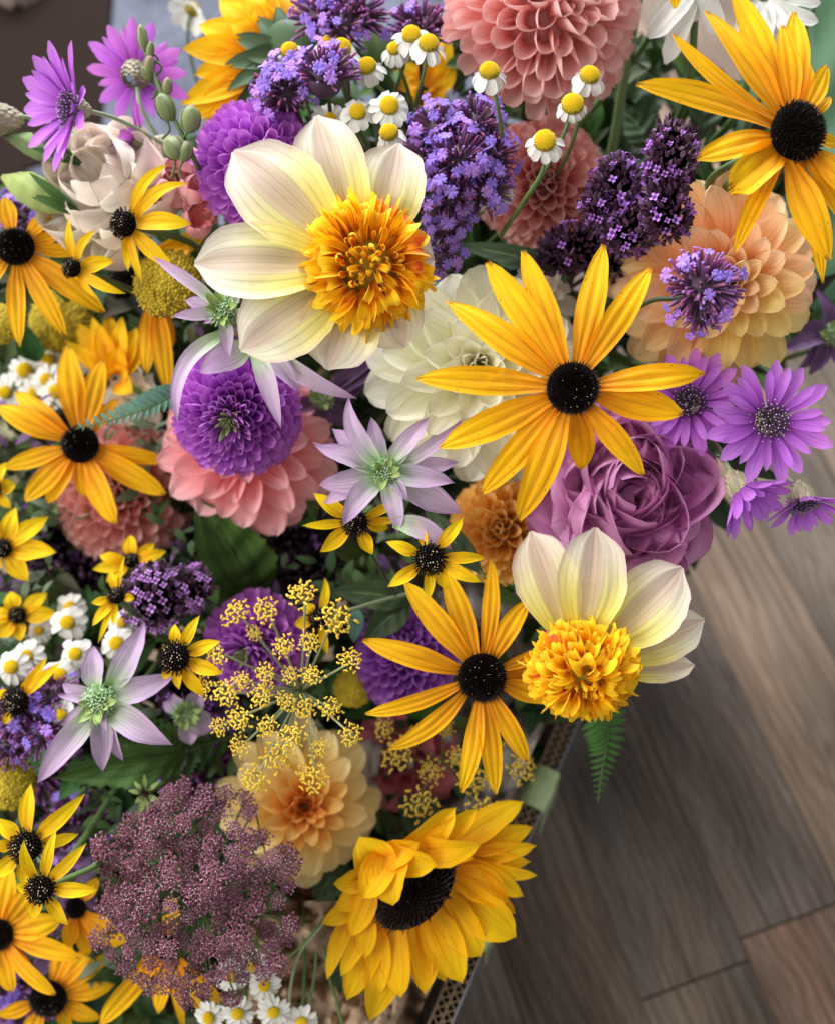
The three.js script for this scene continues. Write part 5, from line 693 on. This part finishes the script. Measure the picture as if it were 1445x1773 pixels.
function umbel(name, label, cat, x, y, d, n, hub, spots, geos, size, rayCol, rayR, spread = 0.3, k = 0.8) {
  const g = thing(name, label, cat, x, y, d, n), mb = new MB(), c = new THREE.CylinderGeometry(1, 1, 1, 5, 1, true), h = toLocal(g, hub[0], hub[1], d + hub[2]);
  spots.forEach((q, i) => {
    const e = toLocal(g, q[0], q[1], d + (q[2] ?? 0)), dir = e.clone().sub(h), up = dir.clone().normalize().multiplyScalar(0.55).addScaledVector(g.fr.view, 0.75).normalize(), m = part(g, 'umbellet', geos[i % geos.length], M.vc);
    m.position.copy(e); m.quaternion.setFromUnitVectors(YAX, up.add(V(rr(-spread, spread), rr(-spread, spread), rr(-spread, spread))).normalize()).multiply(new THREE.Quaternion().setFromAxisAngle(YAX, rr(0, 6))); { const z = (q[3] ?? size) * k * g.fr.s * rr(0.8, 1.2); m.scale.set(z * rr(0.85, 1.1), z * rr(0.7, 1.1), z * rr(0.85, 1.1)); };
    const base = e.clone().addScaledVector(up, -size * g.fr.s * 0.6), dv = base.clone().sub(h); mb.add(c, TR(h.clone().addScaledVector(dv, 0.5), dv, [rayR, dv.length(), rayR]));
  });
  part(g, 'rays', mb.geo(), std(rayCol, { roughness: 0.6 }), 'stuff'); tube([h.clone(), h.clone().addScaledVector(g.fr.view, -0.05), toLocal(g, lerp(hub[0], 480, 0.4), lerp(hub[1], 1000, 0.4), Math.max(0.74, d + 0.15))], rayR * 2.4, M.stem, g, 'stem'); return g;
}
const dillG = [0, 1, 2, 3].map(() => umbelletGeo(32, 3, { a: [0.7, 0.45, 0.02], b: [0.86, 0.63, 0.06], w: [0.8, 0.66, 0.3], white: 0.25, ray: [0.4, 0.38, 0.16] }, 0.78));
umbel('dill', 'yellow dill umbel with fine spokes, above the apricot dahlia', 'dill', 505, 1190, 0.525, [0, 0, 1], [522, 1196, 0.045], [
  [412, 1063, .01, 33], [462, 1060, .008, 34], [440, 1096, .012, 24], [377, 1136, .002, 32], [525, 1032, -.002, 33], [582, 1070, -.01, 38], [491, 1120], [537, 1113, 0, 31], [606, 1143, -.01, 37], [355, 1188, .004, 30], [420, 1178], [391, 1200, 0, 31], [462, 1165], [503, 1169], [541, 1170, -.004, 29], [453, 1206], [496, 1214], [530, 1224, .002, 29], [572, 1226, -.004, 33], [416, 1243, 0, 30], [381, 1257, .002, 30], [464, 1257, 0, 28], [507, 1274, 0, 29], [606, 1271, -.006, 36], [417, 1290, .004, 30], [483, 1307, .01, 32], [554, 1295, .004, 31], [442, 1347, .014, 34], [543, 1342, .014, 34]], dillG, 27, 0x9aa178, 0.0006);
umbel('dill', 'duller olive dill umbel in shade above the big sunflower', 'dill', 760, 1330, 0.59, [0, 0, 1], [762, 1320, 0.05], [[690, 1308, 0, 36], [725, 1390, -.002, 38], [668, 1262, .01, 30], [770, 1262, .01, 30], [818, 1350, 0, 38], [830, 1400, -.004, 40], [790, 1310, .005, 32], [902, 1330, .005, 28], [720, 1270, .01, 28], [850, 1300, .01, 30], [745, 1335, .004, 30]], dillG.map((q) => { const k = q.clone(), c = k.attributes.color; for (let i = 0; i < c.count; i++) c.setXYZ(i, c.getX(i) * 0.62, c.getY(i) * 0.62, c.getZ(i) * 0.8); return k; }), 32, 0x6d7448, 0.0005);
const laceG = [0, 1, 2, 3, 4].map(() => umbelletGeo(40, 4, { a: [0.1, 0.025, 0.05], b: [0.27, 0.085, 0.135], w: [0.95, 0.86, 0.9], white: 0.14, ray: [0.2, 0.18, 0.1] }, 0.7));
{
  const spots = [], inside = (x, y) => ((x - 340) / 172) ** 2 + ((y - 1548) / 192) ** 2 < 0.72 + 0.5 * vn(x / 34, y / 34) && !(x < 235 && y < 1420) && !(x > 440 && y > 1690);
  for (const q of [[318, 1362], [262, 1420], [216, 1445], [225, 1523], [380, 1405], [432, 1408], [188, 1570], [195, 1650], [480, 1560], [500, 1600], [470, 1640], [322, 1728], [420, 1690], [275, 1395], [340, 1400], [205, 1480]]) spots.push([q[0], q[1], rr(-0.004, 0.008), 27]);
  for (let k = 0; k < 6000 && spots.length < 118; k++) { const x = rr(160, 530), y = rr(1340, 1750); if (inside(x, y) && spots.every((s) => Math.hypot(s[0] - x, s[1] - y) > 25.5)) spots.push([x, y, 0.016 * (((x - 340) / 172) ** 2 + ((y - 1548) / 192) ** 2) - 0.012 + rr(-0.012, 0.012), rr(26, 36)]); }
  umbel('lace_flower', 'broad dusky purple lace umbel sprinkled with white specks, lower left', 'lace flower', 340, 1548, 0.535, [0, 0, 1], [345, 1560, 0.07], spots, laceG, 27, 0x55683f, 0.0005, 0.3, 0.72);
  umbel('lace_flower', 'small dark purple lace umbel in front of the apricot dahlia', 'lace flower', 495, 1480, 0.55, [0, 0, 1], [470, 1520, 0.05], [[497, 1478, 0, 32], [434, 1400, 0.004, 26], [425, 1455, 0.006, 24]], laceG, 30, 0x55683f, 0.0005, 0.3);
}
// ---------------------------------------------------------------- yellow yarrow buttons
const yarrowG = (() => { const mb = new MB(), o = new THREE.IcosahedronGeometry(0.062, 1), p = new THREE.OctahedronGeometry(0.03, 0); for (let i = 0; i < 430; i++) { const q = domePoint(i, 430, 0.8), e = q.p.clone().multiplyScalar(rr(0.94, 1.03)); mb.add(o, TR(e, q.n, [1, rr(0.7, 1.3), 1], i), mix3([0.32, 0.23, 0.008], [0.6, 0.46, 0.015], rnd())); if (rnd() < 0.6) mb.add(p, TR(e.clone().addScaledVector(q.n, 0.06).add(V(rr(-0.04, 0.04), 0, rr(-0.04, 0.04))), q.n, 1), [0.66, 0.52, 0.04]); } return mb.geo(); })();
for (const [l, x, y, d, n, r] of [['yellow yarrow button beside the dusty lilac bee balm', 294, 494, 0.57, [-0.05, 0.1, 1], 60], ['yellow yarrow button at the lower left edge under the lilac bee balm', 18, 1355, 0.59, [0, 0.1, 1], 46], ['blurred yellow yarrow button at the left edge, left of the drooping susan petals', 2, 562, 0.62, [0, 0.1, 1], 36], ['shaded yellow yarrow button between the dill umbel and the magenta dahlia', 612, 1190, 0.62, [0, 0, 1], 34], ['olive yarrow button in shade above the white daisy patch', 110, 560, 0.66, [0, 0.2, 1], 56]]) {
  const g = thing('yarrow', l, 'yarrow', x, y, d, n), b = part(g, 'head', G.dome, M.yolkDark), q = part(g, 'florets', yarrowG, M.vc, 'stuff'); b.scale.set(r * g.fr.s, r * g.fr.s * 1.15, r * g.fr.s); q.scale.setScalar(r * g.fr.s); stem(g);
}
// ---------------------------------------------------------------- white coneflowers, top right
{
  const o = { prof: PROF.strap, cup: 0.25, ridge: 0.07, notch: 0.02, r0: 10, jit: 0.2 };
  const g = thing('coneflower', 'white coneflower with hanging petals behind the upper right susan', 'coneflower', 1322, -6, 0.56, [0, 0.7, 0.4]);
  pxPetals(g, [[1298, 108, 0, 27, 0.1], [1372, 132, 10, 22, 0.1], [1350, 60, -5, 18, 0.1], [1398, 104, -4, 15, 0.12, { side: 0.1 }], [1416, 36, 0, 13, 0.1, { side: 0.14 }], [1386, 82, 5, 14, 0.12], [1270, 90, 10, 22, 0.08], [1420, 6, 8, 12, 0.06], [1330, 90, 6, 20, 0.1]], M.whitePetal, o);
  const c = part(g, 'cone', spikyDome(120, 0.8, 0.3, 0.06, 5), std(0x57702c)); c.scale.setScalar(34 * g.fr.s); stem(g, 0.002, M.stem, 1100, 600);
  const h = thing('coneflower', 'white coneflower at the top edge, left of the upper right susan', 'coneflower', 1205, -30, 0.555, [-0.1, 0.7, 0.4]);
  pxPetals(h, [[1120, 66, 0, 24, 0.08], [1150, 112, 20, 17, 0.08], [1190, 40, 10, 18, 0.08], [1240, 60, 20, 20, 0.08], [1146, 20, 10, 16, 0.08]], M.whitePetal, o); const e = part(h, 'cone', spikyDome(120, 0.8, 0.3, 0.06, 5), std(0x57702c)); e.scale.setScalar(34 * h.fr.s); stem(h, 0.002, M.stem, 1100, 600);
  susan('susan at the top edge of which one petal tip shows between the white coneflowers', 1166, -70, 0.535, [0, 0.3, 1], 40, [[1168, 16, -5, 15, 0.05], [1120, -20, 0, 20, 0.05], [1220, -30, 0, 20, 0.05]]);
}
// ---------------------------------------------------------------- buds, leaves, ferns
{
  const g = thing('bud_stalk', 'upright green stalk of round unopened buds in front of the upper left everlasting daisies', 'bud stalk', 300, 230, 0.525, [0, 0, 1]);
  pxTube(g, [[352, 310, 0.55], [338, 278, 0.535], [312, 225, 0.527], [284, 172, 0.525], [266, 128, 0.525], [256, 105, 0.526], [247, 62, 0.528]], 0.0014, M.stem, 'stalk', 0.0008);
  const bm = [0x8e9870, 0x97846a, 0x7d8a5c].map((c) => petalMat(null, { color: c, transmission: 0.1, roughness: 0.5 }));
  for (const [x, y, rx, ry, a] of [[247, 66, 9, 22, 0.1], [260, 88, 7, 16, -0.2], [258, 115, 10, 18, -0.2], [254, 128, 8, 14, 0.5], [290, 150, 9, 15, -0.1], [287, 186, 17, 24, 0.35], [330, 207, 18, 23, -0.15], [303, 256, 20, 21, 0.6], [320, 262, 14, 18, -0.4]]) {
    const b = part(g, 'bud', new THREE.LatheGeometry([[0, -1], [0.45, -0.9], [0.85, -0.5], [1, 0], [0.86, 0.5], [0.5, 0.86], [0.14, 1.02], [0, 1.05]].map((q) => new THREE.Vector2(...q)), 14), pick(bm)); b.position.copy(toLocal(g, x, y, 0.524)); b.scale.set(rx * g.fr.s, ry * g.fr.s, rx * g.fr.s);
    b.quaternion.setFromUnitVectors(YAX, DIR(Math.sin(-a), Math.cos(a), 0.25).transformDirection(g.fr.inv)); for (let k = 0; k < 4; k++) { const m = part(b, 'sepal', sheet(4, 6, (u, v) => { const w = v * 2.1, f = k * Math.PI / 2 + u * 0.62 * Math.sin(Math.min(1, v * 1.6) * 1.6) * (1 - v * 0.55), r = 1.05 * Math.sin(Math.min(3.05, 0.25 + w)); return [r * Math.cos(f), -Math.cos(Math.min(3.05, 0.25 + w)) * 1.05, r * Math.sin(f), v]; }), bm[k % 2 * 2]); m.rotation.y = 0.2; }
    pxTube(g, [[x, y + ry * 0.7, 0.526], [lerp(x, 285, 0.5) + 8, y + ry * 1.3 + 8, 0.5275], [clamp(x + (x < 285 ? 8 : -6), 256, 330), y + ry + 30, 0.5285]], 0.0006, M.stem, 'bud_stem');
  }
  for (const [l, pts, r, m] of [['plump pale green lisianthus bud at the left edge', [[4, 306], [30, 318], [70, 336], [108, 356], [140, 372]], 28, 0xabbd72], ['slim green lisianthus bud under the violet everlasting daisy, upper left', [[6, 236], [35, 244], [70, 258], [100, 270], [140, 284]], 19, 0x7c9460]]) {
    const b = thing('lisianthus_bud', l, 'flower bud', pts[2][0], pts[2][1], 0.555, [0, 0, 1]), c = new THREE.CatmullRomCurve3(pts.map((q) => toLocal(b, q[0], q[1], 0.555))), mat = petalMat(null, { color: m, transmission: 0.2 });
    const A = toLocal(b, pts[4][0], pts[4][1], 0.555).sub(toLocal(b, pts[0][0], pts[0][1], 0.555)).normalize(), s1 = A.clone().cross(YAX).normalize(), s2 = A.clone().cross(s1), pr = spl([0.16, 0.5, 0.85, 1, 0.9, 0.62, 0.25, 0.12]);
    part(b, 'bud', sheet(30, 26, (u, v) => { const a = u * Math.PI + v * 2.4, p = c.getPoint(v), q = r * b.fr.s * pr(v) * (1 + 0.09 * Math.cos(5 * u * Math.PI) + 0.03 * Math.sin(v * 40)); return [p.x + (s1.x * Math.cos(a) + s2.x * Math.sin(a)) * q, p.y + (s1.y * Math.cos(a) + s2.y * Math.sin(a)) * q, p.z + (s1.z * Math.cos(a) + s2.z * Math.sin(a)) * q, v]; }), mat);
    for (const e of [-1, 1]) part(b, 'sepal', petalGeo(toLocal(b, pts[4][0], pts[4][1], 0.552), toLocal(b, pts[1][0] + 20, pts[1][1] + e * r * 0.7, 0.548), { w: 9 * b.fr.s, prof: PROF.lance, up: b.fr.view, lift: 0.1, cup: 0.4, notch: 0 }), M.leaf);
    pxTube(b, [[pts[4][0] - 6, pts[4][1] - 3, 0.555], [pts[4][0] + 40, pts[4][1] + 30, 0.575], [pts[4][0] + 150, pts[4][1] + 140, 0.66]], 0.0013, M.stem, 'stem');
  }
}
// a leaf between two picture points with toothed edges and a folded midrib
function leaf(label, pts, w, mat, { d = 0.6, d2 = d, teeth = 0, lift = 0.06, fold = 0.35, st = true, up } = {}) {
  const [x0, y0, x1, y1] = pts, g = thing('leaf', label, 'leaf', x0, y0, d), a = V(0, 0, 0), t = toLocal(g, x1, y1, d2), ax = t.clone(), len = ax.length(), u0 = up ? DIR(...up).transformDirection(g.fr.inv) : g.fr.view, s = ax.clone().cross(u0).normalize(), n = s.clone().cross(ax).normalize();
  const geo = sheet(16, 40, (u, v) => { const hw = w * g.fr.s * PROF.leaf(v) * (1 + teeth * (((v * 17) % 1) - 0.5) * Math.abs(u)), q = ax.clone().multiplyScalar(v).addScaledVector(n, lift * len * Math.sin(v * Math.PI) * 1.2 + fold * hw * Math.abs(u) + 0.05 * hw * Math.sin(Math.abs(u) * 4 - v * 30) + 0.12 * hw * Math.sin(v * 7 + u)).addScaledVector(s, u * hw).addScaledVector(ax, Math.abs(u) * 0.03); return [q.x, q.y, q.z, v]; });
  part(g, 'blade', geo, mat); tube([0, 0.3, 0.6, 0.95].map((v) => ax.clone().multiplyScalar(v).addScaledVector(n, lift * len * Math.sin(v * Math.PI) * 1.2 - 0.0004)), 0.0007, M.stem, g, 'midrib', 0.0002);
  if (st) stem(g, 0.0011); return g;
}
leaf('broad dark green toothed leaf below the coral dahlia', [455, 1030, 343, 862], 62, M.leaf, { d: 0.655, d2: 0.6, teeth: 0.16 });
leaf('dark leaf beside the dill heads, pointing left under the small yellow flowers', [730, 1035, 575, 1022], 26, M.leafDark, { d: 0.6 });
leaf('dark leaf hanging below the first one, behind the magenta dahlia', [715, 1030, 628, 1112], 26, M.leafDark, { d: 0.6 });
leaf('small blue-green leaf between the dill heads and the orange-gold susan', [620, 1050, 612, 1112], 14, M.leafBlue, { d: 0.615, fold: 0.1 });
leaf('long narrow green leaf at the left of the golden dahlia', [840, 1000, 735, 880], 22, M.leafDark, { d: 0.555, d2: 0.58, fold: 0.2 });
leaf('long dark green leaf blade above the white dahlia', [985, 468, 790, 425], 20, M.leafDark, { d: 0.56, d2: 0.58, fold: 0.15 });
leaf('dark leaf in the gap right of the big pink ball dahlia', [1060, 330, 1130, 170], 44, M.leafDark, { d: 0.66, teeth: 0.1 });
leaf('dark leaf deep at the top, behind the left white coneflower', [1090, 250, 1110, 60], 46, M.leafDark, { d: 0.69, teeth: 0.1 });
leaf('shadowed leaf left of the tall oregano spike', [1130, 260, 1080, 190], 34, M.leafDark, { d: 0.64, teeth: 0.1 });
leaf('dark green leaf with lighter midrib behind the upper right susan, left part', [1210, 250, 1225, 120], 30, M.leafDark, { d: 0.63 });
leaf('very large smooth green leaf blurred at the right edge', [1420, 640, 1390, -160], 150, petalMat(null, { color: 0x4a6a4e, transmission: 0.1 }), { d: 0.7, d2: 0.74, fold: 0.12, lift: 0.02, st: false });
leaf('dark green leaf beside the sunflower and the apricot dahlia', [600, 1480, 545, 1560], 34, M.leafDark, { d: 0.63, teeth: 0.1 });
leaf('green leaf under the left petals of the big sunflower', [600, 1610, 590, 1720], 26, M.leafDark, { d: 0.63 });
leaf('dark leaf above the curled petals of the big sunflower', [760, 1430, 690, 1380], 36, M.leafDark, { d: 0.64, teeth: 0.1 });
leaf('rounded dark leaf right of the green bud star, above the purple lace', [300, 1410, 318, 1365], 18, M.leafDark, { d: 0.61, fold: 0.1 });
leaf('dark leaf at the foot of the peach dahlia, right side', [1180, 830, 1235, 780], 24, M.leafDark, { d: 0.6 });
leaf('dark leaf under the open purple everlasting daisy', [1230, 760, 1345, 830], 26, M.leafDark, { d: 0.56 });
leaf('green-brown leaf at the upper left behind the daisies', [480, 190, 560, 150], 26, M.leafDark, { d: 0.62 });
function fern(label, pts, d, n, wL, wR, mat, { lobes = 6, mat2, taper = 1, lean = 0.5, hw = 0.32 } = {}) {
  const g = thing('fern', label, 'fern', pts[0][0], pts[0][1], d), c = new THREE.CatmullRomCurve3(pts.map((q) => toLocal(g, q[0], q[1], q[2] ?? d))); tube(c.getPoints(12), 0.0008, M.stem, g, 'rachis', 0.0003);
  const pin = sheet(8, 36, (u, v) => { const w = hw * PROF.lance(v * 0.95 + 0.05) * (lobes ? 0.66 + 0.34 * Math.abs(Math.sin(v * Math.PI * lobes)) : 1); return [v, 0.06 * Math.sin(v * 3) + 0.14 * w * u * u * 3, u * w + (lobes ? 0.04 * Math.abs(u) * Math.sin(v * Math.PI * lobes * 2) : 0), v]; });
  for (let i = 0; i < n; i++) for (const e of [-1, 1]) {
    const v = (i + 0.5 + (e > 0 ? 0.2 : 0)) / (n + 0.4), p = c.getPoint(v), tg = c.getTangent(v), sd = tg.clone().cross(g.fr.view).normalize().multiplyScalar(e), x = sd.clone().addScaledVector(tg, lean).normalize(), up = g.fr.view.clone().addScaledVector(V(rr(-1, 1), rr(-1, 1), rr(-1, 1)), 0.25), z = x.clone().cross(up).normalize(), y = z.clone().cross(x);
    const L = (e < 0 ? wL : wR) * g.fr.s * Math.pow(1 - v * 0.92, taper) * Math.min(1, 0.55 + v * 3), m = part(g, 'pinna', pin, e < 0 && mat2 ? mat2 : mat); m.position.copy(p); m.quaternion.setFromRotationMatrix(new THREE.Matrix4().makeBasis(x, y, z)); m.scale.setScalar(L);
  }
  return g;
}
fern('green fern tip hanging over the box rim beside the half-open cream dahlia', [[1030, 1215, 0.56], [1050, 1270, 0.585], [1042, 1330, 0.6], [1034, 1388, 0.61]], 0.56, 15, 58, 64, M.fern, { lobes: 0, hw: 0.13, lean: 0.55 });
fern('blue-green fern tip across the cone of the deep orange susan', [[318, 672, 0.57], [270, 700, 0.565], [210, 722, 0.565], [132, 742, 0.57]], 0.57, 15, 28, 44, M.leafBlue, { lobes: 0, hw: 0.2, lean: 0.75, taper: 0.6, mat2: M.leafBlue });
fern('dark green fern frond under the lilac bee balm at lower left', [[400, 1275, 0.63], [300, 1310, 0.61], [200, 1340, 0.6], [98, 1348, 0.6]], 0.63, 13, 70, 110, M.leaf, { lobes: 7, hw: 0.16, lean: 0.8, taper: 0.8 });
leaf('bright green toothed leaf tip pointing left under the lilac bee balm', [330, 1300, 98, 1346], 34, M.leaf, { d: 0.615, d2: 0.575, teeth: 0.24 });
{ const g = thing('bud_star', 'little green star-shaped bud with a dark red heart above the purple lace', 'flower bud', 252, 1373, 0.56, [0, 0.1, 1]); pxPetals(g, [[250, 1340, -4, 4, 0.08], [276, 1352, -4, 4, 0.08], [222, 1368, -4, 4, 0.08], [280, 1392, -4, 6, 0.08], [240, 1412, -4, 5, 0.08], [256, 1408, 0, 4, 0.08], [234, 1390, 0, 4, 0.08], [232, 1352, 0, 4, 0.08]], M.budGreen, { prof: PROF.lance, r0: 8, notch: 0 }, 'sepal'); const q = part(g, 'heart', spikyDome(60, 0.6, 0.3, 0.07, 5), std(0x3a1712)); q.scale.setScalar(13 * g.fr.s); stem(g); }
// stems in sight at the bottom and the right
for (const [l, pts, r, m] of [['thick ridged green stem right of the big pink ball dahlia', [[1108, -30, 0.6], [1080, 130, 0.61], [1050, 300, 0.63], [1010, 420, 0.68]], 0.0028, M.stem],
  ['thin green stem crossing the large blurred leaf at the top right', [[1420, -20, 0.6], [1380, 70, 0.6], [1320, 160, 0.61], [1240, 330, 0.64]], 0.0018, M.stemDark], ['green stem behind the upper right susan leading to the peach dahlia', [[1300, 290, 0.52], [1262, 320, 0.53], [1235, 348, 0.545], [1150, 430, 0.6]], 0.0026, M.stem],
  ['slim green stem at the bottom, right of the white daisies', [[548, 1650, 0.6], [545, 1690, 0.6], [535, 1740, 0.6], [528, 1790, 0.6]], 0.0008, M.stem], ['slim green stem left of the sunflower, nearest to it at the bottom', [[560, 1640, 0.6], [572, 1700, 0.6], [585, 1740, 0.6], [596, 1790, 0.6]], 0.0009, M.stem], ['pale slim stem at the bottom crossing the brown paper', [[560, 1600, 0.6], [520, 1650, 0.61], [505, 1700, 0.62], [500, 1760, 0.63]], 0.0007, M.stemPale],
  ['thin curved stem from the purple umbel to the apricot dahlia', [[560, 1590, 0.6], [520, 1640, 0.59], [470, 1680, 0.59]], 0.0006, M.stem], ['green stem with a leafy bud beside the lower yellow star flower', [[200, 1476, 0.545], [160, 1502, 0.53], [125, 1518, 0.52], [95, 1530, 0.512]], 0.0015, M.stem], ['dark thin stem under the small yellow flower at the centre', [[640, 955, 0.53], [660, 990, 0.55], [685, 1030, 0.58]], 0.0008, M.stemDark], ['thin pale stem pointing right above the dark leaves', [[600, 1058, 0.55], [660, 1040, 0.57], [740, 1020, 0.6]], 0.001, M.stemPale]]) {
  const g = thing('stem', l, 'stem', pts[0][0], pts[0][1], pts[0][2]); pxTube(g, pts, r, m, 'stalk');
}
// ---------------------------------------------------------------- dense foliage inside the bunch
{
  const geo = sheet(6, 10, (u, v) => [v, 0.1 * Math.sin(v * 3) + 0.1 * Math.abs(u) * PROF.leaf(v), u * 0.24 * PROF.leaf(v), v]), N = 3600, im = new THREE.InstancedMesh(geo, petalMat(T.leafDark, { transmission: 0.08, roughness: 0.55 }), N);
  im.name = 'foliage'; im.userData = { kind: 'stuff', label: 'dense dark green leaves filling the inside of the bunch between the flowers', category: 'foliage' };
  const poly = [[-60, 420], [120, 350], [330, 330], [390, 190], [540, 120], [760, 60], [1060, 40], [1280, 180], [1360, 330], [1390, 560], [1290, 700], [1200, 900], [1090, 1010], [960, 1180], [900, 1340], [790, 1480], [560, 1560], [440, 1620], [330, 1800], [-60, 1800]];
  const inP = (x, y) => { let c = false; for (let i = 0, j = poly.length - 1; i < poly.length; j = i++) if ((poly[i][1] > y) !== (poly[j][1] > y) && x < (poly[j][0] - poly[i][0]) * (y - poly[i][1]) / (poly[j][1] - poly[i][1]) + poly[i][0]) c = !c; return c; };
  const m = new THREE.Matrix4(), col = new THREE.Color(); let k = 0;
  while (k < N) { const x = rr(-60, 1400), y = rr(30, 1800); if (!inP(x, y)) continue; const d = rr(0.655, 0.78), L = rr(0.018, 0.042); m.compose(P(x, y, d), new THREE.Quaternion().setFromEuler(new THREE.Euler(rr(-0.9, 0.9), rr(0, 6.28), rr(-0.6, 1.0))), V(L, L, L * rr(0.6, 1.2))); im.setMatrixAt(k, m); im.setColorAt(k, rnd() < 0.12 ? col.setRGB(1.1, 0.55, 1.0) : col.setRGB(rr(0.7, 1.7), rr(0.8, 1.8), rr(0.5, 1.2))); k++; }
  scene.add(im);
}
{
  const geo = sheet(4, 8, (u, v) => [v, 0.14 * Math.sin(v * 3), u * 0.2 * PROF.leaf(v), v]), im = new THREE.InstancedMesh(geo, petalMat(null, { color: 0xffffff, transmission: 0.25, roughness: 0.6, bumpMap: null }), 1500); im.name = 'filler_sprigs';
  im.userData = { kind: 'stuff', label: 'small green, grey and purple filler sprigs among the flowers on the left half', category: 'foliage' };
  const m = new THREE.Matrix4(), col = new THREE.Color(); let k = 0, cx = 0, cy = 0, cd = 0, c = 0;
  while (k < 1500) {
    if (k % 12 === 0) { do { cx = rr(-20, 760); cy = rr(420, 1680); } while (cx > 560 - Math.max(0, cy - 1300) * 0.5 && !(cy > 860 && cy < 1080 && cx < 720)); cd = cx < 270 && cy < 720 ? rr(0.69, 0.71) : rr(0.615, 0.66); c = Math.floor(rr(0, 5)); }
    const L = rr(0.008, 0.017); m.compose(P(cx + rr(-45, 45), cy + rr(-45, 45), cd + rr(-0.006, 0.012)), new THREE.Quaternion().setFromEuler(new THREE.Euler(rr(-1, 1), rr(0, 6.28), rr(-0.4, 1.2))), V(L, L, L)); im.setMatrixAt(k, m);
    const b = [[0.07, 0.14, 0.04], [0.1, 0.17, 0.06], [0.14, 0.19, 0.12], [0.05, 0.1, 0.035], [0.13, 0.07, 0.15]][c], f = rr(0.7, 1.3); im.setColorAt(k, col.setRGB(b[0] * f, b[1] * f, b[2] * f)); k++;
  }
  scene.add(im);
}
scene.traverse((o) => { if (o.isMesh) o.castShadow = o.receiveShadow = true; delete o.fr; });
renderer.render(scene, camera);
